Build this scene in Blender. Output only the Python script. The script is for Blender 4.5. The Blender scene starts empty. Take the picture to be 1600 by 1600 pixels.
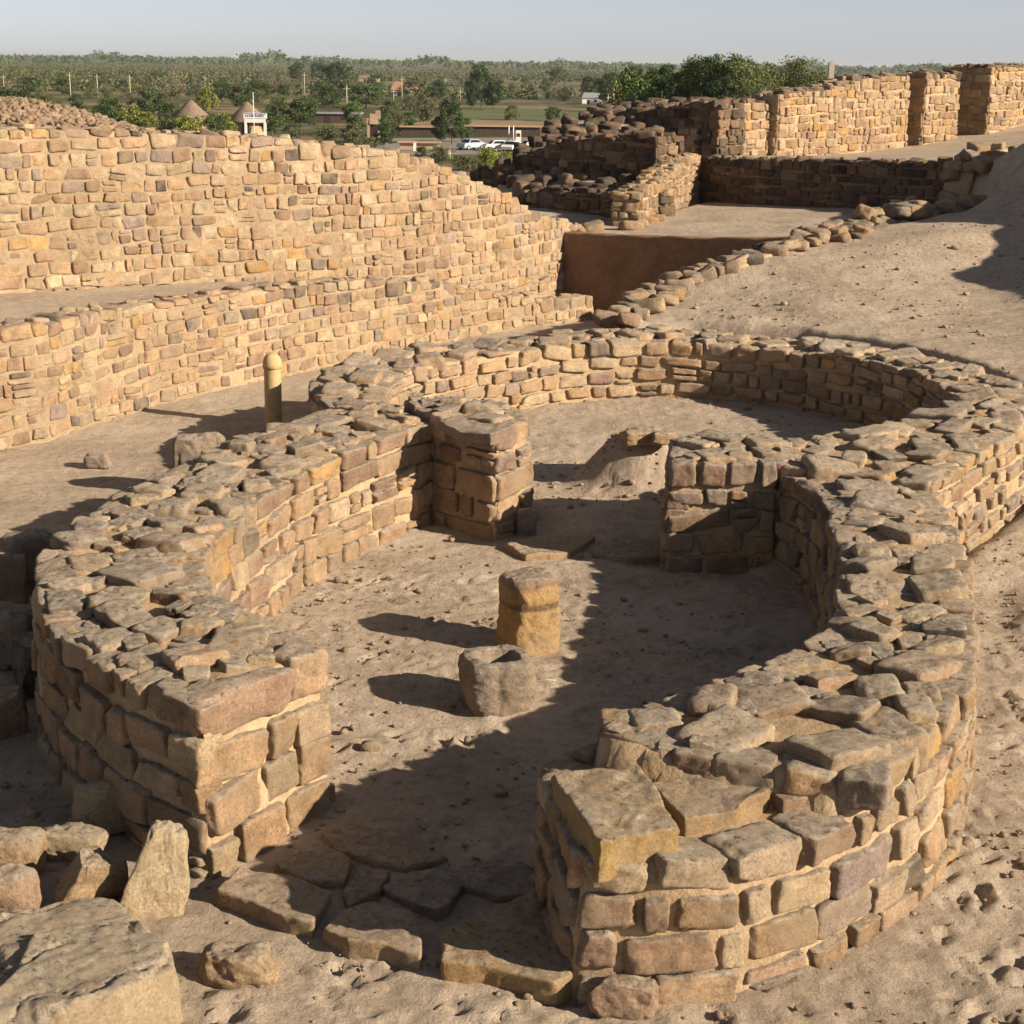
import bpy, math, random
import numpy as np
from mathutils import Vector, geometry
random.seed(7); rng = np.random.default_rng(11)
S = bpy.context.scene; COL = S.collection
# ------------------------------------------------------------------ camera, sky, sun
F, CH = 2500.0, 4.5
PITCH, ROLL = math.radians(15.73), math.radians(0.8)
def _rot():
    a = math.pi/2-PITCH; c, s = math.cos(a), math.sin(a)
    rx = np.array([[1,0,0],[0,c,-s],[0,s,c]]); c, s = math.cos(ROLL), math.sin(ROLL)
    return rx @ np.array([[c,-s,0],[s,c,0],[0,0,1]])
CM = _rot()
cd = bpy.data.cameras.new('camera'); cam = bpy.data.objects.new('camera', cd); COL.objects.link(cam)
from mathutils import Matrix
m4 = Matrix.Identity(4)
for i in range(3):
    for j in range(3): m4[i][j] = CM[i][j]
m4[2][3] = CH; cam.matrix_world = m4
cd.sensor_width = 36; cd.lens = 36*F/1600; cd.clip_start = .1; cd.clip_end = 20000
S.camera = cam
SUN_EL, SUN_AZ = math.radians(24.5), math.radians(-24)      # azimuth measured from +X, towards -Y
sd = Vector((math.cos(SUN_EL)*math.cos(SUN_AZ), math.cos(SUN_EL)*math.sin(SUN_AZ), math.sin(SUN_EL)))
w = bpy.data.worlds.new('World'); S.world = w; w.use_nodes = True
nt = w.node_tree; nt.nodes.clear()
out = nt.nodes.new('ShaderNodeOutputWorld'); bg = nt.nodes.new('ShaderNodeBackground'); sky = nt.nodes.new('ShaderNodeTexSky')
sky.sky_type = 'NISHITA'; sky.sun_disc = False; sky.sun_elevation = SUN_EL
sky.sun_rotation = math.pi/2 - SUN_AZ
sky.altitude = 0; sky.air_density = 0.5; sky.dust_density = 0.4; sky.ozone_density = 1.0
hs = nt.nodes.new('ShaderNodeHueSaturation'); hs.inputs['Saturation'].default_value = .35; hs.inputs['Value'].default_value = 1
nt.links.new(sky.outputs[0], hs.inputs['Color']); nt.links.new(hs.outputs[0], bg.inputs[0]); bg.inputs[1].default_value = .05
# dusty layer of air low over the horizon
tcw = nt.nodes.new('ShaderNodeTexCoord'); spw = nt.nodes.new('ShaderNodeSeparateXYZ'); nt.links.new(tcw.outputs['Generated'], spw.inputs[0])
rw_ = nt.nodes.new('ShaderNodeValToRGB'); nt.links.new(spw.outputs[2], rw_.inputs[0]); e_ = rw_.color_ramp.elements
for k_, (p_, c_) in enumerate([(0, (.40, .375, .40)), (.035, (.26, .25, .30)), (.06, (.22, .21, .27)), (.13, (0, 0, 0))]):
    if k_ > 1: e_.new(.5)
for k_, (p_, c_) in enumerate([(0, (.40, .375, .40)), (.035, (.26, .25, .30)), (.06, (.22, .21, .27)), (.13, (0, 0, 0))]): e_[k_].position = p_; e_[k_].color = (*c_, 1)
bg2 = nt.nodes.new('ShaderNodeBackground'); nt.links.new(rw_.outputs[0], bg2.inputs[0]); bg2.inputs[1].default_value = .16
ads = nt.nodes.new('ShaderNodeAddShader'); nt.links.new(bg.outputs[0], ads.inputs[0]); nt.links.new(bg2.outputs[0], ads.inputs[1])
nt.links.new(ads.outputs[0], out.inputs[0])
ld = bpy.data.lights.new('sun', 'SUN'); sun = bpy.data.objects.new('sun', ld); COL.objects.link(sun)
ld.energy = 5.0; ld.angle = math.radians(.55); ld.color = (1, .835, .62)
sun.rotation_euler = (-sd).to_track_quat('-Z', 'Y').to_euler(); sun.location = (30, -10, 40)
S.view_settings.view_transform = 'Standard'; S.view_settings.look = 'None'
S.view_settings.exposure = 0.93; S.view_settings.gamma = 1
S.cycles.volume_max_steps = 64

# ------------------------------------------------------------------ helpers
def ray(px, py): return CM @ np.array([(px-800)/F, -(py-800)/F, -1.0])
def P(px, py, z=0.0):                      # where a sight line meets the level z
    d = ray(px, py); t = (z-CH)/d[2]; return np.array([t*d[0], t*d[1], z])
def PY(px, py, y):                         # where a sight line meets the distance y
    d = ray(px, py); t = y/d[1]; return np.array([t*d[0], y, CH+t*d[2]])
def P2(px, py, z=0.0): return tuple(P(px, py, z)[:2])

def _h(ix, iy, iz, seed):
    h = (ix.astype(np.uint32)*np.uint32(374761393) ^ iy.astype(np.uint32)*np.uint32(668265263) ^ iz.astype(np.uint32)*np.uint32(2147483647 & 3266489917)) + np.uint32((seed*974711+12345) & 0xffffffff)
    h = (h ^ (h >> np.uint32(13)))*np.uint32(1274126177); h = (h ^ (h >> np.uint32(16)))*np.uint32(2246822519); h = h ^ (h >> np.uint32(13))
    return (h & np.uint32(0xffffff)).astype(np.float32)/8388607.5-1
def noise(p, seed=0):
    p = np.asarray(p, np.float32); i = np.floor(p); f = p-i; f = f*f*(3-2*f); i = i.astype(np.int64)
    x, y, z = i[..., 0], i[..., 1], i[..., 2]; r = 0
    for a in (0, 1):
        for b in (0, 1):
            for c in (0, 1):
                wgt = (f[..., 0] if a else 1-f[..., 0])*(f[..., 1] if b else 1-f[..., 1])*(f[..., 2] if c else 1-f[..., 2])
                r = r + wgt*_h(x+a, y+b, z+c, seed)
    return r
def fbm(p, seed=0, o=3, g=.5):
    r = 0; a = 1; p = np.asarray(p, np.float32)
    for k in range(o): r = r + a*noise(p*(2.03**k), seed+k*17); a *= g
    return r
def vnoise3(p, seed=0): return np.stack([noise(p, seed), noise(p, seed+101), noise(p, seed+202)], -1)
def n2(x, y, s, seed=0, o=3): return fbm(np.stack([x*s, y*s, np.zeros_like(x)+seed*.37], -1), seed, o)

def mesh(name, V, Fc, mat, parent=None, cols=None, smooth=True, origin=None, mats=None, midx=None):
    """Fc: list of int arrays (n,3) or (n,4), or one array"""
    V = np.asarray(V, np.float64).reshape(-1, 3)
    if not isinstance(Fc, (list, tuple)): Fc = [Fc]
    Fc = [np.asarray(f, np.int64) for f in Fc if len(f)]
    me = bpy.data.meshes.new(name)
    o = np.array(parent.matrix_world.translation if False else (parent['_o'] if parent is not None else (origin if origin is not None else (0,0,0))))
    me.vertices.add(len(V)); me.vertices.foreach_set('co', (V-o).astype(np.float32).ravel())
    nl = sum(f.size for f in Fc); npoly = sum(len(f) for f in Fc)
    me.loops.add(nl); me.loops.foreach_set('vertex_index', np.concatenate([f.ravel() for f in Fc]).astype(np.int32))
    tot = np.concatenate([np.full(len(f), f.shape[1]) for f in Fc]); st = np.concatenate([[0], np.cumsum(tot)[:-1]])
    me.polygons.add(npoly); me.polygons.foreach_set('loop_start', st.astype(np.int32))
    me.update(calc_edges=True)
    me.polygons.foreach_set('use_smooth', np.full(npoly, bool(smooth)))
    if cols is not None:
        ca = me.color_attributes.new('col', 'FLOAT_COLOR', 'POINT')
        c4 = np.ones((len(V), 4), np.float32); c4[:, :3] = cols; ca.data.foreach_set('color', c4.ravel())
    for mm in (mats or [mat]): me.materials.append(mm)
    if midx is not None: me.polygons.foreach_set('material_index', np.asarray(midx, np.int32))
    me.update()
    ob = bpy.data.objects.new(name, me); COL.objects.link(ob)
    if parent is not None: ob.parent = parent
    else: ob.location = o
    return ob
_org = {}
class PO(dict): pass
def thing(name, label, cat, loc=(0, 0, 0), group=None):
    o = bpy.data.objects.new(name, None); COL.objects.link(o); o.location = loc; o.empty_display_size = .3
    o['label'] = label; o['category'] = cat; o['_o'] = [float(v) for v in loc]
    if group: o['group'] = group
    return o
def tag(o, label, cat, group=None):
    o['label'] = label; o['category'] = cat
    if group: o['group'] = group
    return o
def structure(o, kind='structure'): o['kind'] = kind; return o

# ------------------------------------------------------------------ materials
def newmat(name):
    m = bpy.data.materials.new(name); m.use_nodes = True; n = m.node_tree; n.nodes.clear()
    o = n.nodes.new('ShaderNodeOutputMaterial'); b = n.nodes.new('ShaderNodeBsdfPrincipled'); n.links.new(b.outputs[0], o.inputs[0])
    b.inputs['Roughness'].default_value = .92; b.inputs['Specular IOR Level'].default_value = .2
    return m, n, b
def nz(n, sc, det=4, rough=.6, co=None, typ='noise'):
    t = n.nodes.new('ShaderNodeTexNoise'); t.inputs['Scale'].default_value = sc; t.inputs['Detail'].default_value = det; t.inputs['Roughness'].default_value = rough
    if co: n.links.new(co, t.inputs['Vector'])
    return t.outputs['Fac']
def ramp(n, fac, stops):
    r = n.nodes.new('ShaderNodeValToRGB'); n.links.new(fac, r.inputs[0]); e = r.color_ramp.elements
    while len(e) < len(stops): e.new(.5)
    for k, (p, c) in enumerate(stops):
        e[k].position = p; e[k].color = (*c, 1) if isinstance(c, tuple) else (c, c, c, 1)
    return r.outputs[0]
def mix(n, a, b, f, mode='MIX'):
    m = n.nodes.new('ShaderNodeMix'); m.data_type = 'RGBA'; m.blend_type = mode
    for sock, v in ((m.inputs[0], f), (m.inputs[6], a), (m.inputs[7], b)):
        if hasattr(v, 'links'): n.links.new(v, sock)
        elif isinstance(v, tuple): sock.default_value = (*v, 1)
        else: sock.default_value = v
    return m.outputs[2]
def math_(n, op, a, b=0.0, clamp=False):
    m = n.nodes.new('ShaderNodeMath'); m.operation = op; m.use_clamp = clamp
    for sock, v in ((m.inputs[0], a), (m.inputs[1], b)):
        if hasattr(v, 'links'): n.links.new(v, sock)
        else: sock.default_value = v
    return m.outputs[0]
def bump(n, b, hts):
    prev = None
    for h, dist, st in hts:
        bp = n.nodes.new('ShaderNodeBump'); bp.inputs['Distance'].default_value = dist; bp.inputs['Strength'].default_value = st
        n.links.new(h, bp.inputs['Height'])
        if prev: n.links.new(prev, bp.inputs['Normal'])
        prev = bp.outputs[0]
    n.links.new(prev, b.inputs['Normal'])
def stone_mat(name, patina_sun=.6, pcol=(.54, .47, .39), k=1.0, dust=(.39, .30, .205)):
    m, n, b = newmat(name)
    tc = n.nodes.new('ShaderNodeTexCoord').outputs['Object']
    at = n.nodes.new('ShaderNodeAttribute'); at.attribute_name = 'col'; c = at.outputs['Color']
    v1 = ramp(n, nz(n, 7/k, 5, .65, tc), [(.25, .62), (.5, 1.0), (.78, 1.34)])
    c = mix(n, c, v1, 1.0, 'MULTIPLY')
    v2 = ramp(n, nz(n, 55/k, 4, .7, tc), [(.28, .5), (.5, 1.0), (.72, 1.35)])
    c = mix(n, c, v2, .85, 'MULTIPLY')
    # sandy dust in patches
    c = mix(n, c, dust, math_(n, 'MULTIPLY', ramp(n, nz(n, 3.3/k, 4, .6, tc), [(.42, 0.0), (.66, 1.0)]), .72))
    # grey weathering crust on upper faces; sunlit paleness also put into its colour
    g = n.nodes.new('ShaderNodeNewGeometry'); sx = n.nodes.new('ShaderNodeSeparateXYZ'); n.links.new(g.outputs['Normal'], sx.inputs[0])
    up = n.nodes.new('ShaderNodeMapRange'); up.inputs[1].default_value = .35; up.inputs[2].default_value = .85; n.links.new(sx.outputs[2], up.inputs[0])
    pn = ramp(n, nz(n, 9/k, 6, .7, tc), [(.36, .25), (.6, 1.0)])
    pc = ramp(n, nz(n, 22/k, 5, .75, tc), [(.36, tuple(x*.13 for x in pcol)), (.44, tuple(x*.8 for x in pcol)), (.56, pcol), (.75, tuple(min(.7, x*1.5) for x in pcol))])
    f = math_(n, 'MULTIPLY', math_(n, 'MULTIPLY', up.outputs[0], pn), patina_sun, True)
    c = mix(n, c, pc, f)
    n.links.new(c, b.inputs['Base Color'])
    bump(n, b, [(nz(n, 16/k, 8, .78, tc), .06*k, .9), (nz(n, 80/k, 5, .75, tc), .014*k, .85)])
    return m
M = {}
M['stone'] = stone_mat('stone_near', .9)
M['stone_terrace'] = stone_mat('stone_terrace', .45)
M['stone_far'] = stone_mat('stone_far', .4, k=2)
M['stone_dark'] = stone_mat('stone_dark', .6, (.14, .12, .10), k=2, dust=(.22, .165, .11))  # dark stone; shade of the walls using it is part of the colour
def sand_mat(name, base, spread=.25, big=.8, bd=.02):
    m, n, b = newmat(name); tc = n.nodes.new('ShaderNodeTexCoord').outputs['Object']
    lo = tuple(x*(1-spread) for x in base); hi = tuple(min(1, x*(1+spread)) for x in base)
    c = ramp(n, nz(n, big, 6, .62, tc), [(.3, lo), (.52, base), (.72, hi)])
    v = ramp(n, nz(n, 14, 6, .7, tc), [(.3, .76), (.5, 1.0), (.7, 1.16)])
    c = mix(n, c, v, .9, 'MULTIPLY')
    v = ramp(n, nz(n, 120, 3, .7, tc), [(.28, .6), (.45, 1.0), (.7, 1.15)])
    c = mix(n, c, v, .6, 'MULTIPLY')
    n.links.new(c, b.inputs['Base Color'])
    bump(n, b, [(nz(n, 9, 6, .65, tc), .06, .5), (nz(n, 45, 5, .7, tc), bd, .8), (nz(n, 170, 3, .7, tc), bd*.35, .7)])
    return m
M['mortar'] = sand_mat('mud_mortar', (.39, .29, .185), .2, 1.6, .012)
M['mortar_terrace'] = sand_mat('mud_mortar_terrace', (.33, .25, .165), .25, 1.0, .014)
M['mortar_dark'] = sand_mat('mud_mortar_dark', (.22, .15, .10), .2, 1.6, .012)  # darker copy of the mortar for walls standing in shade
M['plaster'] = sand_mat('mud_plaster', (.25, .155, .10), .3, 1.6, .02)

# ------------------------------------------------------------------ polygons
def inpoly(x, y, poly):
    poly = np.asarray(poly); ins = np.zeros(x.shape, bool); j = len(poly)-1
    for i in range(len(poly)):
        xi, yi = poly[i]; xj, yj = poly[j]
        c = ((yi > y) != (yj > y)) & (x < (xj-xi)*(y-yi)/((yj-yi) if yj != yi else 1e-9)+xi); ins ^= c; j = i
    return ins
def segdist(x, y, pts, closed):
    pts = np.asarray(pts, float); d = np.full(x.shape, 1e9); n = len(pts)
    for i in range(n if closed else n-1):
        a = pts[i]; b = pts[(i+1) % n]; ab = b-a; L = ab @ ab+1e-12
        t = np.clip(((x-a[0])*ab[0]+(y-a[1])*ab[1])/L, 0, 1)
        d = np.minimum(d, np.hypot(x-a[0]-t*ab[0], y-a[1]-t*ab[1]))
    return d
def sdist(x, y, poly):                     # > 0 inside
    return np.where(inpoly(x, y, poly), 1, -1)*segdist(x, y, poly, True)
def sstep(a, b, v): t = np.clip((v-a)/(b-a), 0, 1); return t*t*(3-2*t)
def tps(pts):
    pts = np.asarray(pts, float); n = len(pts); xy = pts[:, :2]
    r = np.hypot(xy[:, None, 0]-xy[None, :, 0], xy[:, None, 1]-xy[None, :, 1]); K = r*r*np.log(r+1e-9)+np.eye(n)*.3
    Pm = np.c_[np.ones(n), xy]; A = np.block([[K, Pm], [Pm.T, np.zeros((3, 3))]])
    s = np.linalg.solve(A, np.r_[pts[:, 2], 0, 0, 0])
    def f(x, y):
        z = s[n]+s[n+1]*x+s[n+2]*y
        for i in range(n):
            rr = np.hypot(x-xy[i, 0], y-xy[i, 1]); z = z+s[i]*rr*rr*np.log(rr+1e-9)
        return z
    return f
def resample(pts, step, closed=False):
    pts = np.asarray(pts, float)
    if closed: pts = np.vstack([pts, pts[:1]])
    d = np.hypot(*np.diff(pts, axis=0).T); s = np.r_[0, np.cumsum(d)]; n = max(2, int(round(s[-1]/step)))
    t = np.linspace(0, s[-1], n+1); q = np.c_[np.interp(t, s, pts[:, 0]), np.interp(t, s, pts[:, 1])]
    return q[:-1] if closed else q
def area(p): p = np.asarray(p); x, y = p[:, 0], p[:, 1]; return .5*np.sum(x*np.roll(y, -1)-np.roll(x, -1)*y)
def ccw(p): p = np.asarray(p, float); return p if area(p) > 0 else p[::-1].copy()
def smoothpoly(pts, sharp=45, it=2, closed=True):   # Chaikin, keeping sharp corners
    pts = [np.array(p, float) for p in pts]
    for _ in range(it):
        n = len(pts); res = []
        for i in range(n):
            p = pts[i]
            if not closed and i in (0, n-1): res.append(p); continue
            a = pts[i-1]; b = pts[(i+1) % n]; u = p-a; v = b-p
            ang = abs(math.degrees(math.atan2(u[0]*v[1]-u[1]*v[0], u @ v)))
            if ang > sharp: res.append(p)
            else: res += [p+(a-p)*.25, p+(b-p)*.25]
        pts = res
    return np.array(pts)

# ------------------------------------------------------------------ levels of the place
L_top = [(-60, 527), (0, 512), (120, 492), (220, 476), (320, 462), (440, 446), (530, 439), (620, 438), (685, 440), (760, 455), (820, 466), (915, 464)]
L_base_px = [(-60, 722), (0, 699), (70, 688), (150, 660), (250, 628), (350, 605), (500, 572), (640, 545), (760, 520), (925, 498)]
U_base_px = [(-60, 452, 1.42), (0, 444, 1.4), (120, 430, 1.38), (320, 428, 1.3), (450, 444, 1.15), (600, 452, .75), (720, 458, .45), (905, 466, .1)]
U_top = [(-60, 197), (0, 200), (140, 200), (300, 206), (430, 213), (540, 228), (600, 232), (650, 243), (700, 262), (750, 285), (790, 300), (830, 328), (870, 342), (905, 352)]
_ua, _ub = P(0, 444, 1.4), P(905, 466, .1)
Lb = np.array([P2(a, b, .0) for a, b in L_base_px]); Ub = np.array([(_ua+(_ub-_ua)*t)[:2]+np.array([-.8, .55])*(-.9*math.sin(math.pi*min(1, max(0, t)))) for t in np.linspace(-.07, 1, 9)])
_d = Lb[0]-Lb[1]; Lb = np.vstack([Lb[0]+_d/np.hypot(*_d)*6, Lb]); _d = Ub[0]-Ub[2]; Ub = np.vstack([Ub[0]+_d/np.hypot(*_d)*7, Ub])
def topz(base, px, tops):                   # height of a wall's crest where the sight line crosses its base line
    return None
def crest(base, prof, k0=1):                # list of (x,y,z) along base for profile pixels
    res = []
    for px, py in prof:
        d = ray(px, py); d2 = d[:2]; best = None
        for i in range(len(base)-1):
            a, b = base[i], base[i+1]; Mx = np.array([[d2[0], -(b-a)[0]], [d2[1], -(b-a)[1]]])
            try: t, u = np.linalg.solve(Mx, a)
            except Exception: continue
            if -.15 <= u <= 1.15 and t > 0 and (best is None or abs(u-.5) < best[1]): best = (t, abs(u-.5))
        if best: t = best[0]; res.append((t*d[0], t*d[1], CH+t*d[2]))
    return np.array(res)
Lc = crest(Lb, L_top); Uc = crest(Ub, U_top)
def crest_fn(C):
    C = np.asarray(C)
    def f(x, y):
        x = np.asarray(x, float); y = np.asarray(y, float); dd = np.full(x.shape, 1e9); zz = np.zeros(x.shape)
        for i in range(len(C)-1):
            a, b = C[i], C[i+1]; ab = (b-a)[:2]; t = np.clip(((x-a[0])*ab[0]+(y-a[1])*ab[1])/(ab @ ab+1e-9), 0, 1)
            d = np.hypot(x-a[0]-t*ab[0], y-a[1]-t*ab[1]); m = d < dd; dd = np.where(m, d, dd); zz = np.where(m, a[2]+t*(b[2]-a[2]), zz)
        return zz
    return f
Lz = crest_fn(Lc); Uz = crest_fn(Uc)
def offs(line, d):                           # shift a polyline to its left side by d
    line = np.asarray(line, float); t = np.gradient(line, axis=0); t /= np.hypot(t[:, 0], t[:, 1])[:, None]
    return line+np.c_[-t[:, 1], t[:, 0]]*d
# plan of the ruin (metres)
R2_out = [(-1.72,16.3),(-2.1,16.9),(-2.32,17.7),(-2.34,18.6),(-2.1,19.4),(-1.7,20.0),(-.9,20.7),(0,21.6),(1.2,22.5),(2.5,22.5),(3.9,21.9),(4.95,20.8),(5.6,19.3),(5.95,17.9),(5.75,16.8),(5.2,15.85),(4.4,14.7),(3.64,13.5)]
R2_in = [(-1.3,16.45),(-1.42,17.3),(-1.45,18.3),(-1.3,18.95),(-.75,19.6),(0,20.4),(.9,21.1),(2.05,21.4),(3.2,21.1),(4.1,20.4),(4.75,19.4),(4.95,18.2),(4.8,17.1),(4.2,16.3),(3.4,15.75),(2.65,15.1),(2.45,14.1)]
R1L = [(-1.7,8.2),(-1.11,9.14),(-1.58,9.78),(-2.0,10.15),(-2.22,10.8),(-2.22,11.6),(-2.12,12.3),(-1.91,13.3),(-1.62,14.15),(-1.2,14.95),(-.82,15.6),(-1.1,16.35),(-1.62,16.7),(-2.0,16.1),(-2.42,15.3),(-2.7,14.6),(-3.0,13.6),(-3.33,12.6),(-3.42,11.7),(-3.38,10.9),(-3.22,10.2),(-2.95,9.6),(-2.5,8.95),(-2.06,8.47)]
R1R = [(.34,7.08),(.98,7.02),(1.46,7.28),(1.9,7.62),(2.42,8.25),(2.78,9.0),(3.02,9.8),(3.27,10.77),(3.5,11.8),(3.62,12.8),(3.66,13.6),(3.4,14.3),(2.9,14.7),(2.45,14.1),(2.64,13.6),(2.64,12.8),(2.54,11.93),(2.38,11.0),(2.26,10.4),(2.08,9.9),(1.71,9.4),(1.14,8.85),(.56,8.42),(.17,8.15)]
CP_L = [(-.84,15.62),(-.16,14.95),(.17,15.55),(-.02,16.15),(-.6,16.55),(-1.15,16.4)]
CP_R = [(1.42,14.05),(2.42,14.08),(2.7,14.6),(2.85,15.2),(2.0,15.25),(1.5,14.98)]
ring2_floor = smoothpoly(R2_in+[(1.5,15.2),(.9,15.3),(.1,15.9)], it=1)
ridge_px = [(950,508,.9),(1000,474,1.0),(1060,443,1.15),(1130,418,1.35),(1185,397,1.5),(1240,383,1.6),(1290,370,1.68),(1330,345,1.78),(1380,325,1.9),(1430,300,2.15),(1490,272,2.42),(1552,252,2.62)]
ridge = np.array([P(*p) for p in ridge_px])
mound_pts = [tuple(p) for p in ridge]+[tuple(P(*p)) for p in [(1080,520,.88),(1250,532,.9),(1400,562,.9),(1500,592,.9),(1300,470,1.2),(1150,470,1.1),(1450,430,1.35),(1450,520,1.05),(1600,560,1.0),(1600,480,1.2),(1600,400,1.55),(1480,350,1.85)]]+[
    (6.6,18.5,.95),(6.9,17,.6),(6.2,15.3,.12),(5.2,13.4,0),(8,14.5,.1),(9,12,0),(8.8,17,1.3),(12,22.6,3.8),(12,19.3,2.4),(17,43,5.6),(9.3,21,2.0),(8.3,18.6,1.1),(12.2,26.5,3.5),(9.3,26,2.0),(10.9,27,3.4),(9.9,30.3,3.0),(8.8,29.6,2.0),(8.0,29,2.0),(8.7,31,2.25),(7.2,27,1.85),(10.2,34.5,2.5),(11,35,2.4),(11.8,37.5,2.5),(13,31,4.6),(16,23,4.4),(20,15,.8),(14,12,.3),(4.6,12,0),(4.4,10.5,0),(14,36,3.6)]
mound_f = tps(mound_pts)
R_line = [PY(903, 366, 30.2), PY(1245, 371, 27.8)]
court_pts = tps([(1.3,30.3,1.40),(5.0,28,1.62),(2.7,33.4,1.42),(4.7,38.2,1.42),(7,34.7,1.55),(3,31,1.4)])
D_base = np.array([P2(1092, 313, 1.42), P2(1180, 322, 1.44), P2(1300, 333, 1.42), tuple(PY(1484, 300, 33.6)[:2])])
D_prof = [(1085, 244), (1150, 246), (1250, 248), (1350, 250), (1440, 252), (1500, 252)]
Dc = crest(D_base, D_prof); Dz = crest_fn(Dc)
B_px = [(1072, 246, 2.45), (1195, 243, 2.45), (1292, 242, 2.5), (1420, 229, 2.62), (1482, 216, 2.72), (1512, 211, 2.75), (1600, 186, 2.95), (1700, 170, 3.05)]
_p0, _p1 = np.array(P2(1195, 243, 2.2)), np.array(P2(1600, 186, 2.9)); B_line = np.array([_p0, _p1+(_p1-_p0)*.6]); B_left = np.array([np.array(P2(1040, 248, 2.4)), _p0+np.array([.05, .5])])
B_base = np.vstack([crest(B_left, [(1072, 246)]), crest(B_line, [(a, b) for a, b, _ in B_px[1:]])]); print('B', B_base)
def hz(x, y, detail=True):
    x = np.asarray(x, float); y = np.asarray(y, float); z = np.zeros(x.shape)
    far = np.hypot(x, y)
    z += .02*n2(x, y, .35, 3)
    # right hand mound
    mp = [tuple(p[:2]) for p in ridge]+[(10.5,33),(16,44),(40,44),(60,8),(20,6),(9,8),(4.2,8.5),(4.1,10.5),(4.2,12.5),(4.5,13.6)]+[R2_out[k] for k in (17,16,15,14,13,12,11,10,9,8)]
    wt = sstep(-.12, .25, sdist(x, y, mp)); z = z+(np.maximum(mound_f(x, y), 0)+.03*n2(x, y, .5, 5)+.035*np.abs(n2(x*.7, y*1.6, 1.3, 65, 4))+.45*sstep(8.8, 11, x)*n2(x, y, .55, 66, 4)-z)*wt
    # ring 2 floor
    s2 = sdist(x, y, ring2_floor); wt = sstep(-.35, .1, s2); fl = .14
    hp = P(1005, 745, .2); md = np.hypot((x-hp[0])/1.0, (y-hp[1])/.85)
    fl = fl+.6*np.exp(-(md/.58)**3)+.03*n2(x, y, 2.2, 8)*np.exp(-(md/1.1)**2)
    z = z+(fl-z)*wt
    # ground between the two terrace walls, ground behind the upper one
    Li = offs(Lb, .28); Ui = offs(Ub, .35); Lt = Lz(x, y)-.12; 
    t1 = np.vstack([Li, Ui[::-1]]); ub = tps_u1(x, y)
    wt = sstep(-.12, .12, sdist(x, y, t1)); z = z+(np.minimum(ub, Lt+.05)-z)*wt
    t2 = np.vstack([Ui, [(2.2, 31.2), (2.5, 33), (0.3, 38), (-4, 40), (-40, 40), (-40, 8)]])
    s = sdist(x, y, t2); wt = sstep(-.12, .12, s)
    dU = segdist(x, y, Ub, False); fill = Uz(x, y)-.12+.36*sstep(1.2, 4.5, dU)*sstep(-6.0, -9.0, x)
    z = z+(fill-z)*wt
    # court, plateau behind it
    cp = [(R_line[0][0]-.2, R_line[0][1]+.22), (R_line[1][0]+.1, R_line[1][1]+.24), (5.9, 27.9), (6.8, 28.9), (9.5, 31)]+[tuple(p) for p in offs(D_base, .3)[::-1]]+[(2.6,33.6), (1.2, 31.5)]
    wt = sstep(-.1, .1, sdist(x, y, cp)); z = z+(court_pts(x, y)-z)*wt
    pp = [tuple(p) for p in offs(D_base, .42)]+[(10.5,33),(16,35),(30,45),(60,90),(20,100),(14,66),(9,50),(5.4,41.5)]
    wt = sstep(-.15, .2, sdist(x, y, pp)); z = z+(plateau_f(x, y)+.25*sstep(.6,2.5,-sdist(x,y,[(0,0),(1,0),(1,1)])) *0-z)*wt
    # collapsed bank left of the court
    cb = [(2.7,33.6),(3.4,37.3),(3.5,41.2),(6.0,44.3),(7.5,46),(3.5,47),(.8,43),(-.9,39),(.2,36)]
    wt = sstep(-.25, .6, sdist(x, y, cb)); z = z+(bank_f(x, y)-z)*wt
    # edge of the site, then the plain
    site = [(-60,-40),(60,-40),(90,40),(80,110),(18,110),(10,60),(6,50),(-1.5,44),(-2.5,40),(-2.2,35.5),(-6,34),(-12,30),(-60,20)]
    wt = sstep(-26, .0, sdist(x, y, site)); z = -8+(z+8)*wt
    return z
Ubc = crest(Ub, [(a, b) for a, b, _ in U_base_px]); print('U base z', Ubc[:, 2])
tps_u1 = tps([tuple(p) for p in Ubc]+[(Ub[0][0], Ub[0][1], 1.42)]+[(a[0], a[1], a[2]-.1) for a in Lc])
plateau_f = tps([tuple(p) for p in B_base]+[(a[0], a[1], a[2]-.12) for a in Dc]+[(11,34,2.6),(14,38,2.8),(25,60,3.2)])
bank_f = tps([(2.7,33.6,1.5),(3.6,37.2,2.0),(.3,36.3,1.5),(-.6,38.5,1.7),(1.5,39,2.4),(3,37,2.1),(2.3,41.5,2.9),(4.4,41,2.8),(4,44.5,3.4),(6.3,43,3.4),(7,46,3.4)])

# ------------------------------------------------------------------ ground: one sheet to the horizon
def axis(a, b, h, lo, hi, g=1.09):
    mid = list(np.arange(a, b, h)); up = []; v = b; s = h
    while v < hi: up.append(v); s = min(s*g, 400); v += s
    up.append(hi); dn = []; v = a; s = h
    while v > lo: s = min(s*g, 400); v -= s; dn.append(max(v, lo))
    return np.array(dn[::-1]+mid+up)
X = axis(-4.3, 4.8, .036, -9000, 9000, 1.045); 
Ya = axis(5.6, 16, .036, -60, 9000, 1.0075); Y = Ya
print('ground grid', len(X), len(Y))
gx, gy = np.meshgrid(X, Y); gz = hz(gx, gy)
near = np.exp(-(np.hypot(gx, gy-11)/26)**4)
gz = gz+near*(.012*n2(gx, gy, 3.0, 21, 4)+.006*n2(gx, gy, 14, 25, 2))
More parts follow.
